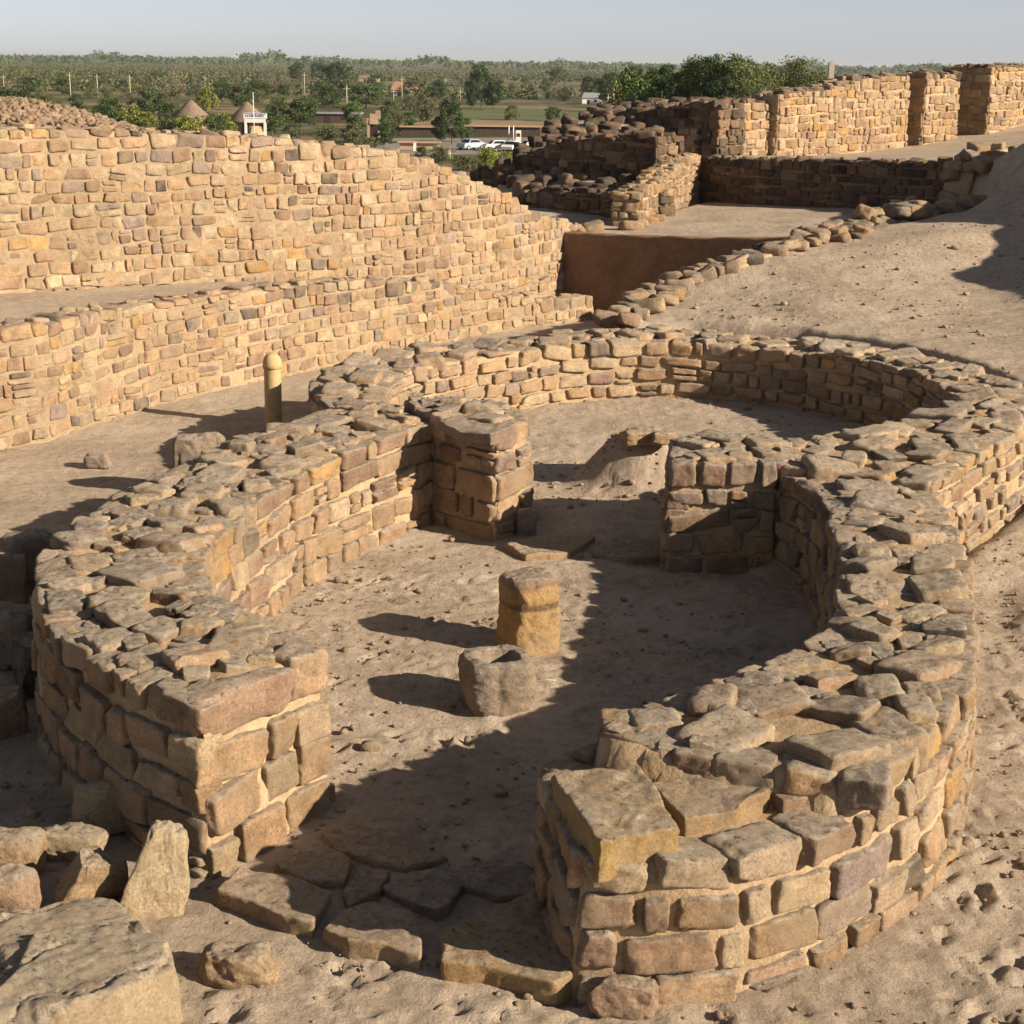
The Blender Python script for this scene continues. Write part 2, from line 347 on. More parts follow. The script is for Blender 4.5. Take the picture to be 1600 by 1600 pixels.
# lumpy trodden patches and footprints
rough = sstep(.0, .55, n2(gx, gy, .55, 31, 3))
gz = gz+near*(rough*.011+.002)*np.abs(n2(gx, gy, 8, 33, 4))
def prints(n, x0, x1, y0, y1):
    global gz
    for _ in range(n):
        cx, cy = rng.uniform(x0, x1), rng.uniform(y0, y1); a = rng.uniform(0, math.pi); l, wd = rng.uniform(.09, .15), rng.uniform(.035, .055)
        ix = slice(np.searchsorted(X, cx-.4), np.searchsorted(X, cx+.4)); iy = slice(np.searchsorted(Y, cy-.4), np.searchsorted(Y, cy+.4))
        dx, dy = gx[iy, ix]-cx, gy[iy, ix]-cy; u = dx*math.cos(a)+dy*math.sin(a); v = -dx*math.sin(a)+dy*math.cos(a)
        r = np.sqrt((u/l)**2+(v/wd)**2); gz[iy, ix] += rng.uniform(.5, 1.2)*(-.018*np.exp(-(r/.95)**4)+.010*np.exp(-((r-1.35)/.35)**2))
prints(230, -2.1, 2.2, 8.2, 14.0); prints(260, 2.2, 4.8, 6.2, 9.5); prints(90, 3.4, 5.2, 9, 13.5); prints(140, -2.4, 1.5, 5.8, 7.4); prints(40, -1, 2, 16, 19); prints(40, -4.2, -2.6, 13, 18)
nx, ny = len(X), len(Y); idx = np.arange(nx*ny).reshape(ny, nx)
quads = np.stack([idx[:-1, :-1], idx[:-1, 1:], idx[1:, 1:], idx[1:, :-1]], -1).reshape(-1, 4)
gm, n, b = newmat('sandy_ground'); tc = n.nodes.new('ShaderNodeTexCoord').outputs['Object']
c = ramp(n, nz(n, .9, 6, .6, tc), [(.3, (.335, .27, .21)), (.5, (.42, .345, .275)), (.72, (.49, .41, .335))])
c = mix(n, c, ramp(n, nz(n, 11, 7, .72, tc), [(.3, .62), (.5, 1.0), (.7, 1.2)]), .85, 'MULTIPLY')
c = mix(n, c, ramp(n, nz(n, 95, 4, .75, tc), [(.3, .55), (.46, 1.0), (.7, 1.2)]), .6, 'MULTIPLY')
c = mix(n, c, (.47, .40, .33), ramp(n, nz(n, .45, 5, .6, tc), [(.52, 0.0), (.68, .6)]))
c = mix(n, c, (.26, .195, .14), ramp(n, nz(n, 1.7, 6, .7, tc), [(.56, 0.0), (.72, .55)]))
vor = n.nodes.new('ShaderNodeTexVoronoi'); vor.inputs['Scale'].default_value = 26; n.links.new(tc, vor.inputs['Vector'])
c = mix(n, c, mix(n, (.14, .10, .07), (.5, .42, .32), nz(n, 13, 2, .5, tc)), ramp(n, vor.outputs['Distance'], [(.10, .65), (.17, 0.0)]))
# open country beyond the mound: mottled scrub and soil
sp = n.nodes.new('ShaderNodeSeparateXYZ'); n.links.new(tc, sp.inputs[0])
lowm = n.nodes.new('ShaderNodeMapRange'); lowm.inputs[1].default_value = -1.5; lowm.inputs[2].default_value = -5; n.links.new(sp.outputs[2], lowm.inputs[0])
pc = ramp(n, nz(n, .02, 8, .66, tc), [(.36, (.045, .055, .022)), (.5, (.085, .085, .04)), (.55, (.19, .15, .085)), (.68, (.27, .20, .125))])
pc = mix(n, pc, ramp(n, nz(n, .3, 6, .7, tc), [(.35, .45), (.6, 1.2)]), .8, 'MULTIPLY')
c = mix(n, c, pc, lowm.outputs[0])
n.links.new(c, b.inputs['Base Color'])
bump(n, b, [(nz(n, 5, 7, .65, tc), .10, .45), (nz(n, 28, 6, .72, tc), .028, .85), (nz(n, 130, 3, .7, tc), .007, .8)])
M['ground'] = gm
structure(mesh('ground', np.stack([gx, gy, gz], -1).reshape(-1, 3), quads, gm))
GZ = gz
def gh(x, y): return float(hz(np.array([x]), np.array([y]))[0])

# ------------------------------------------------------------------ stones
_tpl = {}
def cube(nn):
    if nn in _tpl: return _tpl[nn]
    vid = {}; V = []; Q = []
    def vi(i, j, k):
        key = (i, j, k)
        if key not in vid: vid[key] = len(V); V.append((2*i/nn-1, 2*j/nn-1, 2*k/nn-1))
        return vid[key]
    for a in range(3):
        for s in (0, nn):
            for i in range(nn):
                for j in range(nn):
                    q = []
                    for (u, v) in ((i, j), (i+1, j), (i+1, j+1), (i, j+1)):
                        c = [0, 0, 0]; c[a] = s; c[(a+1) % 3] = u; c[(a+2) % 3] = v; q.append(vi(*c))
                    Q.append(q if s else q[::-1])
    _tpl[nn] = (np.array(V, float), np.array(Q)); return _tpl[nn]
PAL = {'tan': (.475, .33, .205), 'pale': (.53, .42, .28), 'ochre': (.52, .335, .15), 'brown': (.33, .225, .155), 'purple': (.30, .215, .18), 'grey': (.34, .275, .225), 'dark': (.14, .12, .10), 'rose': (.42, .29, .20)}
PAL = {k_: tuple(.95*x for x in v_) for k_, v_ in PAL.items()}
def pick(weights):
    k = random.choices(list(weights), list(weights.values()))[0]; c = np.array(PAL[k]); return c*random.uniform(.8, 1.2)*np.array([1, random.uniform(.94, .99), random.uniform(.9, 1.05)])
MIX_RING = dict(tan=9, pale=6, ochre=1.1, brown=1.6, purple=.5, grey=1.2, rose=1.1, dark=.25)
MIX_WALL = dict(tan=9, pale=6, ochre=1.1, brown=2.6, purple=.5, grey=1.6, rose=.8, dark=.7)
MIX_FAR = dict(tan=7, pale=3, ochre=3, brown=1, rose=2, grey=.4)
PAL['umber'] = (.17, .115, .08); PAL['shade_black'] = (.09, .075, .065)  # near-black tones that put shade into the stone colour
MIX_DARK = dict(umber=5, purple=1.2, shade_black=3, dark=4, brown=1.5, tan=.3)  # dark stone mix, blackened further for walls turned from the sun
def stones(name, L, nn, mat, parent, rough=1.0, cut=1.0, label=None, origin=None):
    """L: list of (centre, ax, ay, az, half(3), k, colour)"""
    T, Q = cube(nn); Sn = len(L)
    if not Sn: return None
    c = np.array([l[0] for l in L]); A = np.array([[l[1], l[2], l[3]] for l in L]); hf = np.array([l[4] for l in L]); k = np.array([l[5] for l in L])[:, None, None]
    U = np.broadcast_to(T, (Sn, len(T), 3)); r = (np.abs(U)**k).sum(-1, keepdims=True)**(1/k); q = U/r
    for _ in range(5):                      # chipped corners and edges
        s = rng.normal(size=(Sn, 1, 3))*np.array([1, 1, 1]); s /= np.linalg.norm(s, axis=-1, keepdims=True)
        sup = np.abs(s).sum(-1, keepdims=True); d = sup*rng.uniform(.74, 1.0, (Sn, 1, 1))**(1/cut if cut else 1)
        dist = (q*s).sum(-1, keepdims=True)-d; q = q-np.maximum(dist, 0)*s
    J = rng.normal(size=(Sn, 8, 3))*.085*rough; ci = 0
    for a in (-1, 1):
        for b_ in (-1, 1):
            for e in (-1, 1):
                wgt = (1+a*U[..., 0])*(1+b_*U[..., 1])*(1+e*U[..., 2])/8; q = q+wgt[..., None]*J[:, ci:ci+1, :]; ci += 1
    p = q*hf[:, None, :]; dirn = q/np.linalg.norm(q, axis=-1, keepdims=True)
    sz = hf.mean(-1)[:, None, None]
    wp = p+rng.uniform(0, 500, (Sn, 1, 3))
    nf = noise(wp/(sz*.75), 5)[..., None]*.07+noise(wp/(sz*.33), 9)[..., None]*.055
    if nn >= 8: nf = nf+noise(wp/(sz*.15), 13)[..., None]*.035-.05*np.maximum(noise(wp/(sz*.3), 15)[..., None]-.35, 0)*3
    p = p+dirn*nf*sz*rough
    V = c[:, None, :]+p[..., 0:1]*A[:, None, 0]+p[..., 1:2]*A[:, None, 1]+p[..., 2:3]*A[:, None, 2]
    Qs = Q[None]+np.arange(Sn)[:, None, None]*len(T)
    cols = np.repeat(np.array([l[6] for l in L])[:, None, :], len(T), 1)
    # layered tone inside each stone
    cols = cols*(1+.16*noise(wp/(sz*.9), 3)[..., None])
    o = mesh(name, V.reshape(-1, 3), Qs.reshape(-1, 4), mat, parent, cols.reshape(-1, 3), origin=origin)
    if label: o['label'] = label
    return o
def jit(ax, ay, az, deg):
    R = Matrix.Rotation(math.radians(random.gauss(0, deg)), 3, 'X') @ Matrix.Rotation(math.radians(random.gauss(0, deg)), 3, 'Y') @ Matrix.Rotation(math.radians(random.gauss(0, deg)), 3, 'Z')
    B = np.array([ax, ay, az]).T @ np.array(R); return B[:, 0], B[:, 1], B[:, 2]
Zax = np.array([0, 0, 1.])
def core(name, outline, z0, ztop, mat, parent, res=.05, inset=.035, batter=0.0, amp=.018, levels=None, bev=.04, top=True, freq=6, seed=0):
    """displaced body of a wall or slab: flanks, rounded shoulder, triangulated top"""
    O = resample(ccw(outline), res, True); t = np.roll(O, -1, 0)-np.roll(O, 1, 0); t /= np.hypot(t[:, 0], t[:, 1])[:, None]; nrm = np.c_[t[:, 1], -t[:, 0]]
    zt = ztop(O[:, 0], O[:, 1]) if callable(ztop) else np.full(len(O), float(ztop)); zb = z0(O[:, 0], O[:, 1]) if callable(z0) else np.full(len(O), float(z0))
    hmax = float((zt-zb).max()); levels = levels or max(3, int(hmax/res)); rings = []; fr = list(np.linspace(0, 1, levels))
    for f in fr:
        z = zb+(zt-bev-zb)*f; off = -inset+batter*(1-f); rings.append(np.c_[O+nrm*off, z])
    for a in (.35, .7, 1.0):
        an = a*math.pi/2; rings.append(np.c_[O-nrm*(inset+bev*(1-math.cos(an))), zt-bev+bev*math.sin(an)])
    V = np.vstack(rings); m = len(O); Q = []
    for r in range(len(rings)-1):
        i = np.arange(m); j = (i+1) % m; Q.append(np.stack([r*m+i, r*m+j, (r+1)*m+j, (r+1)*m+i], -1))
    Fc = [np.vstack(Q)]
    ring = rings[-1][:, :2]
    if top:
        x0, y0 = ring.min(0); x1, y1 = ring.max(0); gx_, gy_ = np.meshgrid(np.arange(x0, x1, res), np.arange(y0, y1, res)); gx_ = (gx_+rng.uniform(-.2, .2, gx_.shape)*res).ravel(); gy_ = (gy_+rng.uniform(-.2, .2, gy_.shape)*res).ravel()
        keep = (sdist(gx_, gy_, ring) > res*.6); ip = np.c_[gx_[keep], gy_[keep]]
        vs = [Vector(p) for p in np.vstack([ring, ip])]; ed = [(i, (i+1) % m) for i in range(m)]
        r_ = geometry.delaunay_2d_cdt(vs, ed, [], 1, 1e-6)
        vo = np.array([tuple(v) for v in r_[0]]); tri = [f for f in r_[2] if len(f) == 3]
        tv = np.array([vo[list(f)].mean(0) for f in tri]); ok = inpoly(tv[:, 0], tv[:, 1], ring); tri = np.array(tri)[ok]
        # map outputs to ring verts where they coincide
        base = len(V); mp = np.full(len(vo), -1); 
        for oi, orig in enumerate(r_[3]):
            for q_ in orig:
                if q_ < m: mp[oi] = (len(rings)-1)*m+q_; break
        new = np.where(mp < 0)[0]; mp[new] = base+np.arange(len(new)); nz_ = ztop(vo[new, 0], vo[new, 1]) if callable(ztop) else np.full(len(new), float(ztop))
        V = np.vstack([V, np.c_[vo[new], nz_]]); Fc.append(mp[tri])
    V = V+vnoise3(V*freq+seed*3.3, 40+seed)*amp+vnoise3(V*freq*3.1, 60+seed)*amp*.45
    return V, Fc
def runs(outline, sharp=42):
    O = ccw(outline); n = len(O); cs = []
    for i in range(n):
        u = O[i]-O[i-1]; v = O[(i+1) % n]-O[i]
        if abs(math.degrees(math.atan2(u[0]*v[1]-u[1]*v[0], u @ v))) > sharp: cs.append(i)
    if not cs: return [np.vstack([O, O[:1]])]
    R = []
    for a, b_ in zip(cs, cs[1:]+[cs[0]+n]): R.append(np.array([O[k % n] for k in range(a, b_+1)]))
    return R
def face(L, run, z0, ztop, rows, wr, depth, mixw, gap=.022, batter=0.0, k=(7, 18), proud=.012, tj=.02, zbf=None, topdepth=None, tilt=2.5, ragged=.5):
    d = np.hypot(*np.diff(run, axis=0).T); s = np.r_[0, np.cumsum(d)]; tot = s[-1]
    def at(t): return np.array([np.interp(t, s, run[:, 0]), np.interp(t, s, run[:, 1])])
    zt_ = (lambda p: float(ztop(np.array([p[0]]), np.array([p[1]]))[0])) if callable(ztop) else (lambda p: ztop)
    zmax = max(zt_(at(t)) for t in np.linspace(0, tot, 24)); H_ = zmax-z0; n_ = max(1, round(H_/np.mean(rows)))
    hs_ = [rows[i % len(rows)]*random.uniform(.9, 1.1) for i in range(n_)]; sc = H_/sum(hs_); z = z0
    for rh in hs_:
        rh *= sc; t = 0
        while t < tot-.05:
            wd = min(random.uniform(*wr)*random.choice((.6, 1, 1, 1.25)), tot-t)
            if tot-t-wd < wr[0]*.6: wd = tot-t
            a, b_ = at(t), at(t+wd); m = (a+b_)/2; tv = (b_-a)/max(1e-6, np.hypot(*(b_-a))); nv = np.array([tv[1], -tv[0]]); t += wd
            zt = zt_(m); rr_ = rh
            if z+rh > zt:
                if zt-z < .45*rh: continue
                rr_ = zt-z
            elif zt-(z+rh) < .45*rh: rr_ = zt-z
            zc = z+rr_/2
            if zbf and z+rh < zbf(m)-.1: continue
            istop = z+rr_ > zt-.01; hh = rr_/2-gap/2; ww = max(.02, (wd-gap)/2); zcc = zc+random.gauss(0, tj*.3)
            if istop: hh *= random.uniform(.92, 1.05)
            elif random.random() < .15: hh *= .82
            dp = (topdepth if istop and topdepth else depth)*random.uniform(.8, 1.15)/2
            zb_ = zbf(m) if zbf else z0; f = np.clip((zc-zb_)/max(.1, zt-zb_), 0, 1); off = batter*(1-f)+proud+random.gauss(0, tj*.4)-dp
            zcc += 0 if istop else .022*math.sin(t*1.7+z*5)+.012*math.sin(t*4.3+z*9)
            ax, ay, az = jit(np.array([tv[0], tv[1], 0]), np.array([nv[0], nv[1], 0]), Zax, tilt)
            q_ = random.random()
            if q_ < .13 and not istop and hh > .06:
                f_ = random.uniform(.35, .65); hA, hB = hh*f_-.006, hh*(1-f_)-.006
                L.append((np.array([*(m+nv*off), zcc-hh+hA]), ax, ay, az, (ww*random.uniform(.85, 1), dp, hA), random.uniform(*k), pick(mixw)))
                L.append((np.array([*(m+nv*off), zcc+hh-hB]), ax, ay, az, (ww*random.uniform(.85, 1), dp, hB), random.uniform(*k), pick(mixw)))
            elif q_ > .99 and not istop: pass
            else: L.append((np.array([*(m+nv*off), zcc]), ax, ay, az, (ww, dp, hh), random.uniform(*k), pick(mixw)))
        z += rh
face.acc = []
def topfill(L, outline, ztop, r, inset, mixw, lift=.0, flat=.5, k=(5, 14), keep=1.0):
    O = ccw(outline); x0, y0 = O.min(0); x1, y1 = O.max(0); A_ = abs(area(O)); N = int(A_/(r*r)*14)+30
    c = np.c_[rng.uniform(x0, x1, N), rng.uniform(y0, y1, N)]; sd_ = sdist(c[:, 0], c[:, 1], O); c = c[sd_ > inset]; acc = []
    for p in c:
        rr = r*random.uniform(.62, 1.25)
        if all((p[0]-q[0])**2+(p[1]-q[1])**2 > ((rr+q[2])*.5)**2 for q in acc): acc.append((p[0], p[1], rr))
    for x, y, rr in acc:
        if random.random() > keep: continue
        z = float(ztop(np.array([x]), np.array([y]))[0]) if callable(ztop) else ztop
        h = rr*flat*random.uniform(.4, .75); a = random.uniform(0, 6.28); e = random.uniform(.8, 1.3)
        ax, ay, az = jit(np.array([math.cos(a), math.sin(a), 0]), np.array([-math.sin(a), math.cos(a), 0]), Zax, 4.5)
        L.append((np.array([x, y, z+lift-h*.75+random.gauss(0, .012)]), ax, ay, az, (rr*.52*e, rr*.52/e, h), random.uniform(*k), pick(mixw)))
def wall(name, label, outline, z0, ztop, rows=(.19, .17, .2, .18), wr=(.18, .38), depth=.2, topdepth=.3, mixw=MIX_RING, mat='stone', mortar='mortar', nn=9, res=.045, batter=.04, fill=.36, fillin=.18, inset=.042, gap=.032, faces=None, amp=.018, rough=1.0, lift=.012, cat='stone wall', group=None, proud=.012, tj=.02, smooth=2, ragged=.5, tilt=3.2, fillmix=None, k=(7, 18), keep=1.0, flat=.5, coretop=-.034, bigend=False, fillmin=-99):
    O = smoothpoly(ccw(outline), it=smooth) if smooth else ccw(outline); c = O.mean(0)
    zb_ = z0 if not callable(z0) else float(np.min(z0(O[:, 0], O[:, 1])))
    T = thing(name, label, cat, (float(c[0]), float(c[1]), zb_), group)
    zf = (lambda x, y: (ztop(x, y) if callable(ztop) else ztop+0*np.asarray(x))+coretop)
    V, Fc = core(name, O, z0, zf, None, T, res, inset, batter, amp, seed=random.randint(0, 30)); mesh('mortar_core', V, Fc, M[mortar], T)
    L = []
    for i, r_ in enumerate(runs(O)):
        mid = r_[len(r_)//2]
        if faces and not faces(r_): continue
        zs = float(np.min(z0(r_[:, 0], r_[:, 1]))) if callable(z0) else z0; zbf = (lambda p: float(z0(np.array([p[0]]), np.array([p[1]]))[0])) if callable(z0) else None
        short = bigend and np.hypot(*np.diff(r_, axis=0).T).sum() < 1.4
        face(L, r_, zs, ztop, ((.27,) if short else rows), ((.38, .62) if short else wr), depth, mixw, gap, batter, k, proud, tj, zbf=zbf, topdepth=topdepth, tilt=tilt, ragged=ragged)
    stones('face_stones', L, nn, M[mat], T, rough)
    if fill:
        L2 = []; topfill(L2, O, ztop, fill, fillin, fillmix or mixw, lift, keep=keep, flat=flat); topfill(L2, O, ztop, fill*.5, .15, keep=.6, mixw= TOPMIX if mat == 'stone' else (fillmix or mixw), lift=lift-.02, flat=.5); L2 = [l for l in L2 if l[0][2] > fillmin]; stones('top_stones', L2, nn, M[mat], T, rough)
    return T

TOPMIX = dict(tan=5, pale=6, grey=4.5, brown=1, ochre=.4, purple=.5, dark=1.3)
wallz = lambda zz, a=.03: (lambda x, y: zz+a*n2(np.asarray(x, float), np.asarray(y, float), .9, 77, 2))
wall('curved_chamber_wall', 'thick left wall of the front horseshoe chamber, sunlit inner face, squared blocks at its near end', R1L, -.08, wallz(1.04), rows=(.22, .23, .21, .22), wr=(.26, .5), nn=12, fillmix=TOPMIX, bigend=True)
# right wall with a lower step at its near end
stepl = (np.array(P2(950, 1150, 1.0)), np.array(P2(1400, 1215, 1.0)))
def zr(x, y):
    x = np.asarray(x, float); y = np.asarray(y, float); a, b_ = stepl; u = (b_-a)/np.hypot(*(b_-a)); s = -(x-a[0])*u[1]+(y-a[1])*u[0]; al = (x-a[0])*u[0]+(y-a[1])*u[1]
    step = .76+.2*np.maximum(sstep(-.03, .03, s), sstep(1.42, 1.5, al))*sstep(.48, .54, x)
    return step+.02*n2(x, y, .9, 71, 2)
rw = wall('curved_chamber_wall', 'right wall of the front horseshoe chamber, rounded outer face sweeping to the bottom right', R1R, -.08, zr, rows=(.20, .21, .2, .22), wr=(.22, .45), nn=12, batter=.06, fillmix=TOPMIX, fillmin=.85)
Ls = []; _a, _b = stepl; _u = (_b-_a)/np.hypot(*(_b-_a)); _n = np.array([_u[1], -_u[0]])
face(Ls, np.array([(.53, 8.45), _a+_n*-.02, _a+_u*.5+_n*-.03, _a+_u*1.0-_n*.02, _a+_u*1.5]),   .79, .975, (.19,), (.24, .46), .3, TOPMIX, .02, 0, (9, 20), .03)
stones('step_stones', Ls, 10, M['stone'], rw, 1.0)
wall('ring_wall', 'round rear chamber wall, circling behind both door piers', R2_out+R2_in[::-1], lambda x, y: np.minimum(.1, 0*np.asarray(x)), (lambda x, y: 1.0-.012*(np.asarray(y)-14)+.06*sstep(3.5,5,np.asarray(x,float))+.03*n2(np.asarray(x,float), np.asarray(y,float), .9, 77, 2)), rows=(.19, .18, .2, .17), wr=(.2, .44), nn=8, res=.06, fillmix=TOPMIX)
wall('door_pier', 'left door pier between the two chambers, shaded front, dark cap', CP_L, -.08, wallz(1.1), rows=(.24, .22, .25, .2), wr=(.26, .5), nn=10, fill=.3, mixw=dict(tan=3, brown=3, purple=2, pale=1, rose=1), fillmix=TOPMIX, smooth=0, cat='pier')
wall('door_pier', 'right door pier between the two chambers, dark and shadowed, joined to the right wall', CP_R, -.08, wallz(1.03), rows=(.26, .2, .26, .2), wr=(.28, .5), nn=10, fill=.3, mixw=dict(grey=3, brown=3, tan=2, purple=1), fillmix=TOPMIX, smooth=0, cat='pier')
# terrace walls on the left
def band(base, th): b2 = offs(base, th); return np.vstack([base, b2[::-1]])
def frontonly(base):
    return lambda r: segdist(np.array([r[len(r)//2][0]]), np.array([r[len(r)//2][1]]), base, False)[0] < .12
wall('terrace_wall', 'lower sunlit terrace wall of small coursed stones across the left, behind the bollard', band(Lb, .5), -.15, (lambda x, y: Lz(x, y)+.02*n2(np.asarray(x,float), np.asarray(y,float), 1.5, 5, 2)), rows=(.185, .17, .2, .18), wr=(.17, .4), depth=.14, topdepth=.25, mixw=MIX_WALL, mat='stone_terrace', mortar='mortar_terrace', nn=7, res=.09, batter=.1, fill=.24, fillin=.15, fillmix=dict(TOPMIX, grey=2, dark=.6), inset=.014, gap=.026, amp=.016, smooth=0, cat='terrace wall', proud=.008, ragged=.35)
wall('terrace_wall', 'upper sunlit terrace wall, tallest at the left edge and stepping down to the right', band(Ub, .6), (lambda x, y: np.minimum(tps_u1(np.asarray(x,float), np.asarray(y,float))-.15, 1.3)), (lambda x, y: Uz(x, y)+.03*n2(np.asarray(x,float), np.asarray(y,float), 1.2, 15, 2)), rows=(.2, .18, .21, .19), wr=(.16, .37), depth=.14, topdepth=.25, mixw=MIX_WALL, mat='stone_terrace', mortar='mortar_terrace', nn=7, res=.1, batter=.1, fill=.26, fillin=.15, fillmix=MIX_WALL, inset=.014, gap=.025, amp=.016, smooth=0, cat='terrace wall', proud=.008, ragged=.35)

# brown plastered retaining wall
a_, b_ = R_line; dr = (b_-a_)[:2]; dr /= np.hypot(*dr); nb = np.array([-dr[1], dr[0]])
a2 = a_[:2]-dr*.4; b2 = b_[:2]+dr*1.2
O = [tuple(a2), tuple(b2), tuple(b2+nb*.3), tuple(a2+nb*.3)]
rz = lambda x, y: court_pts(np.asarray(x, float), np.asarray(y, float))+.03
V, Fc = core('x', O, -.3, rz, None, None, .08, 0, .05, .02, freq=2.5)
tag(mesh('retaining_wall', V, Fc, M['plaster'], None, origin=(a_[0], a_[1], 0)), 'smooth brown mud plastered retaining wall in shade below the sunlit court floor', 'retaining wall')
# court walls
wall('court_wall', 'dark shaded rubble wall closing the back of the court', band(D_base, .5), (lambda x, y: court_pts(np.asarray(x,float), np.asarray(y,float))-.1), Dz, rows=(.2, .18, .22), wr=(.18, .45), depth=.18, mixw=MIX_DARK, mat='stone_dark', mortar='mortar_dark', nn=6, res=.12, fill=.25, fillin=.15, smooth=0, batter=.03, inset=.04, cat='court wall', fillmix=MIX_FAR)  # shade at the back of the court put into stone and mortar colours
Eb = np.array([P2(1001, 352, 1.42), P2(1042, 334, 1.42), P2(1092, 313, 1.42)])
Ec = crest(Eb, [(998, 306), (1010, 294), (1030, 285), (1050, 268), (1078, 246)]); Ez = crest_fn(Ec)
wall('court_wall', 'short sunlit stone wall stepping up along the left side of the court', band(Eb, .6), 1.3, Ez, rows=(.2, .18, .22), wr=(.2, .4), depth=.2, mixw=MIX_FAR, mat='stone_far', nn=6, res=.12, fill=.26, fillin=.1, smooth=0, batter=.02, cat='court wall', fillmix=MIX_FAR)
# collapsed shaded walls left of the court
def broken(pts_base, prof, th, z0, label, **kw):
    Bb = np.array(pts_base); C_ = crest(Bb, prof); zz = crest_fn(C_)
    return wall('collapsed_wall', label, band(Bb, th), z0, (lambda x, y: zz(x, y)+.05*n2(np.asarray(x,float), np.asarray(y,float), 2, 9, 2)), rows=(.22, .18, .24), wr=(.22, .5), depth=.2, mixw=MIX_DARK, mat='stone_dark', mortar='mortar_dark', nn=6, res=.12, fill=.3, fillin=.1, smooth=0, batter=.04, cat='ruined wall', tj=.06, lift=.05, **kw)  # dark stone colour deepened to carry the shade of these sides
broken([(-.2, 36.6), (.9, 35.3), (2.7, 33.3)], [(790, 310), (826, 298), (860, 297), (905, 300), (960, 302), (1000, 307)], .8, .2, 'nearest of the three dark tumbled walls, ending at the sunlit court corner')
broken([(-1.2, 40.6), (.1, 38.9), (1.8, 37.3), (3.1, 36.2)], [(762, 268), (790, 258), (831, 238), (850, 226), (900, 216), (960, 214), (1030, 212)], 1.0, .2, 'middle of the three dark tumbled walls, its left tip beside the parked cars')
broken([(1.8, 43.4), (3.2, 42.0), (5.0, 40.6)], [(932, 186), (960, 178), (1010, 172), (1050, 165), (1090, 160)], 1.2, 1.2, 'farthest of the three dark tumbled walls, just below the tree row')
# rubble on the collapsed bank
bankpoly = [(2.6,34.3),(3.3,37.4),(3.5,41.0),(6.2,44.0),(7.2,45.5),(3.8,46),(1,42.8),(-.6,39.3),(.4,36.6)]
L3 = []
for mm, kp in ((MIX_DARK, 1.0),): topfill(L3, bankpoly, (lambda x, y: bank_f(x, y)+.06), .42, .0, mm, .05, flat=.8, k=(3, 7))
stones('rubble_bank', L3, 6, M['stone_dark'], None, 1.3, origin=(3, 39, 2)); ob = COL.objects[-1] if False else bpy.data.objects['rubble_bank']; tag(ob, 'bank of tumbled dark rubble filling between the collapsed walls', 'rubble')
# big sunlit rampart at the back right
def lerp_prof(prof): return prof
def brow(px_a, px_b):
    c_ = crest(B_left if px_b < 1197 else B_line, [(px, 240) for px in np.linspace(px_a, px_b, 5)]); return c_[:, :2]
def brow_old(px_a, px_b): return np.array([P2(px, np.interp(px, [p[0] for p in B_px], [p[1] for p in B_px]), np.interp(px, [p[0] for p in B_px], [p[2] for p in B_px])) for px in np.linspace(px_a, px_b, 5)])
def rampart(pa, pb, prof, label, shift=0, th=.9):
    Bb = offs(brow(pa, pb), shift); C_ = crest(Bb, prof); zz = crest_fn(C_)
    wall('rampart_wall', label, band(Bb, th), (lambda x, y: plateau_f(np.asarray(x,float), np.asarray(y,float))-.2), (lambda x, y: zz(x, y)+.05*n2(np.asarray(x,float), np.asarray(y,float), 1.5, 19, 2)), rows=(.24, .2, .26, .22), wr=(.22, .5), depth=.2, topdepth=.3, mixw=MIX_FAR, mat='stone_far', nn=6, res=.15, batter=.08, fill=.35, fillin=.15, smooth=0, inset=.03, gap=.022, cat='rampart wall', fillmix=MIX_DARK, lift=.04, tj=.03)
rampart(1050, 1208, [(1050, 220), (1075, 208), (1125, 200), (1140, 180), (1160, 162), (1208, 158)], 'low stepped left end of the sunlit rampart above the shaded court wall')
rampart(1199, 1291, [(1199, 152), (1240, 146), (1291, 138)], 'sunlit rampart section with large blocks, directly below the thin standing pillar', -.28)
rampart(1293, 1418, [(1293, 136), (1330, 130), (1352, 122), (1418, 118)], 'longest sunlit rampart section, left of the narrow dark slot', .1)
rampart(1429, 1481, [(1429, 118), (1460, 115), (1481, 114)], 'narrow sunlit rampart section between the dark slot and the dark gateway', -.2)
rampart(1511, 1690, [(1511, 112), (1528, 106), (1540, 99), (1560, 104), (1600, 106), (1690, 104)], 'sunlit rampart running out of the right edge, right of the dark gateway', -.6, 1.7)
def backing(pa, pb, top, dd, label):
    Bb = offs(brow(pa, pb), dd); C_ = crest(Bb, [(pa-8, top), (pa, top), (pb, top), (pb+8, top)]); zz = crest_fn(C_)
    wall('rampart_wall', label, band(Bb, .8), (lambda x, y: plateau_f(np.asarray(x,float), np.asarray(y,float))-.2), zz, rows=(.24, .2, .26), wr=(.22, .5), mixw=MIX_DARK, mat='stone_dark', mortar='mortar_dark', nn=5, res=.2, fill=.35, fillin=.1, smooth=0, cat='rampart wall', fillmix=MIX_DARK, lift=.05)  # dark mix and mortar paint in the shade of the recess
backing(1412, 1436, 124, .7, 'recessed stones closing the narrow rampart slot, coloured dark for its shade')
backing(1474, 1518, 118, 1.1, 'recessed stones at the back of the rampart gateway, coloured dark for its shade')
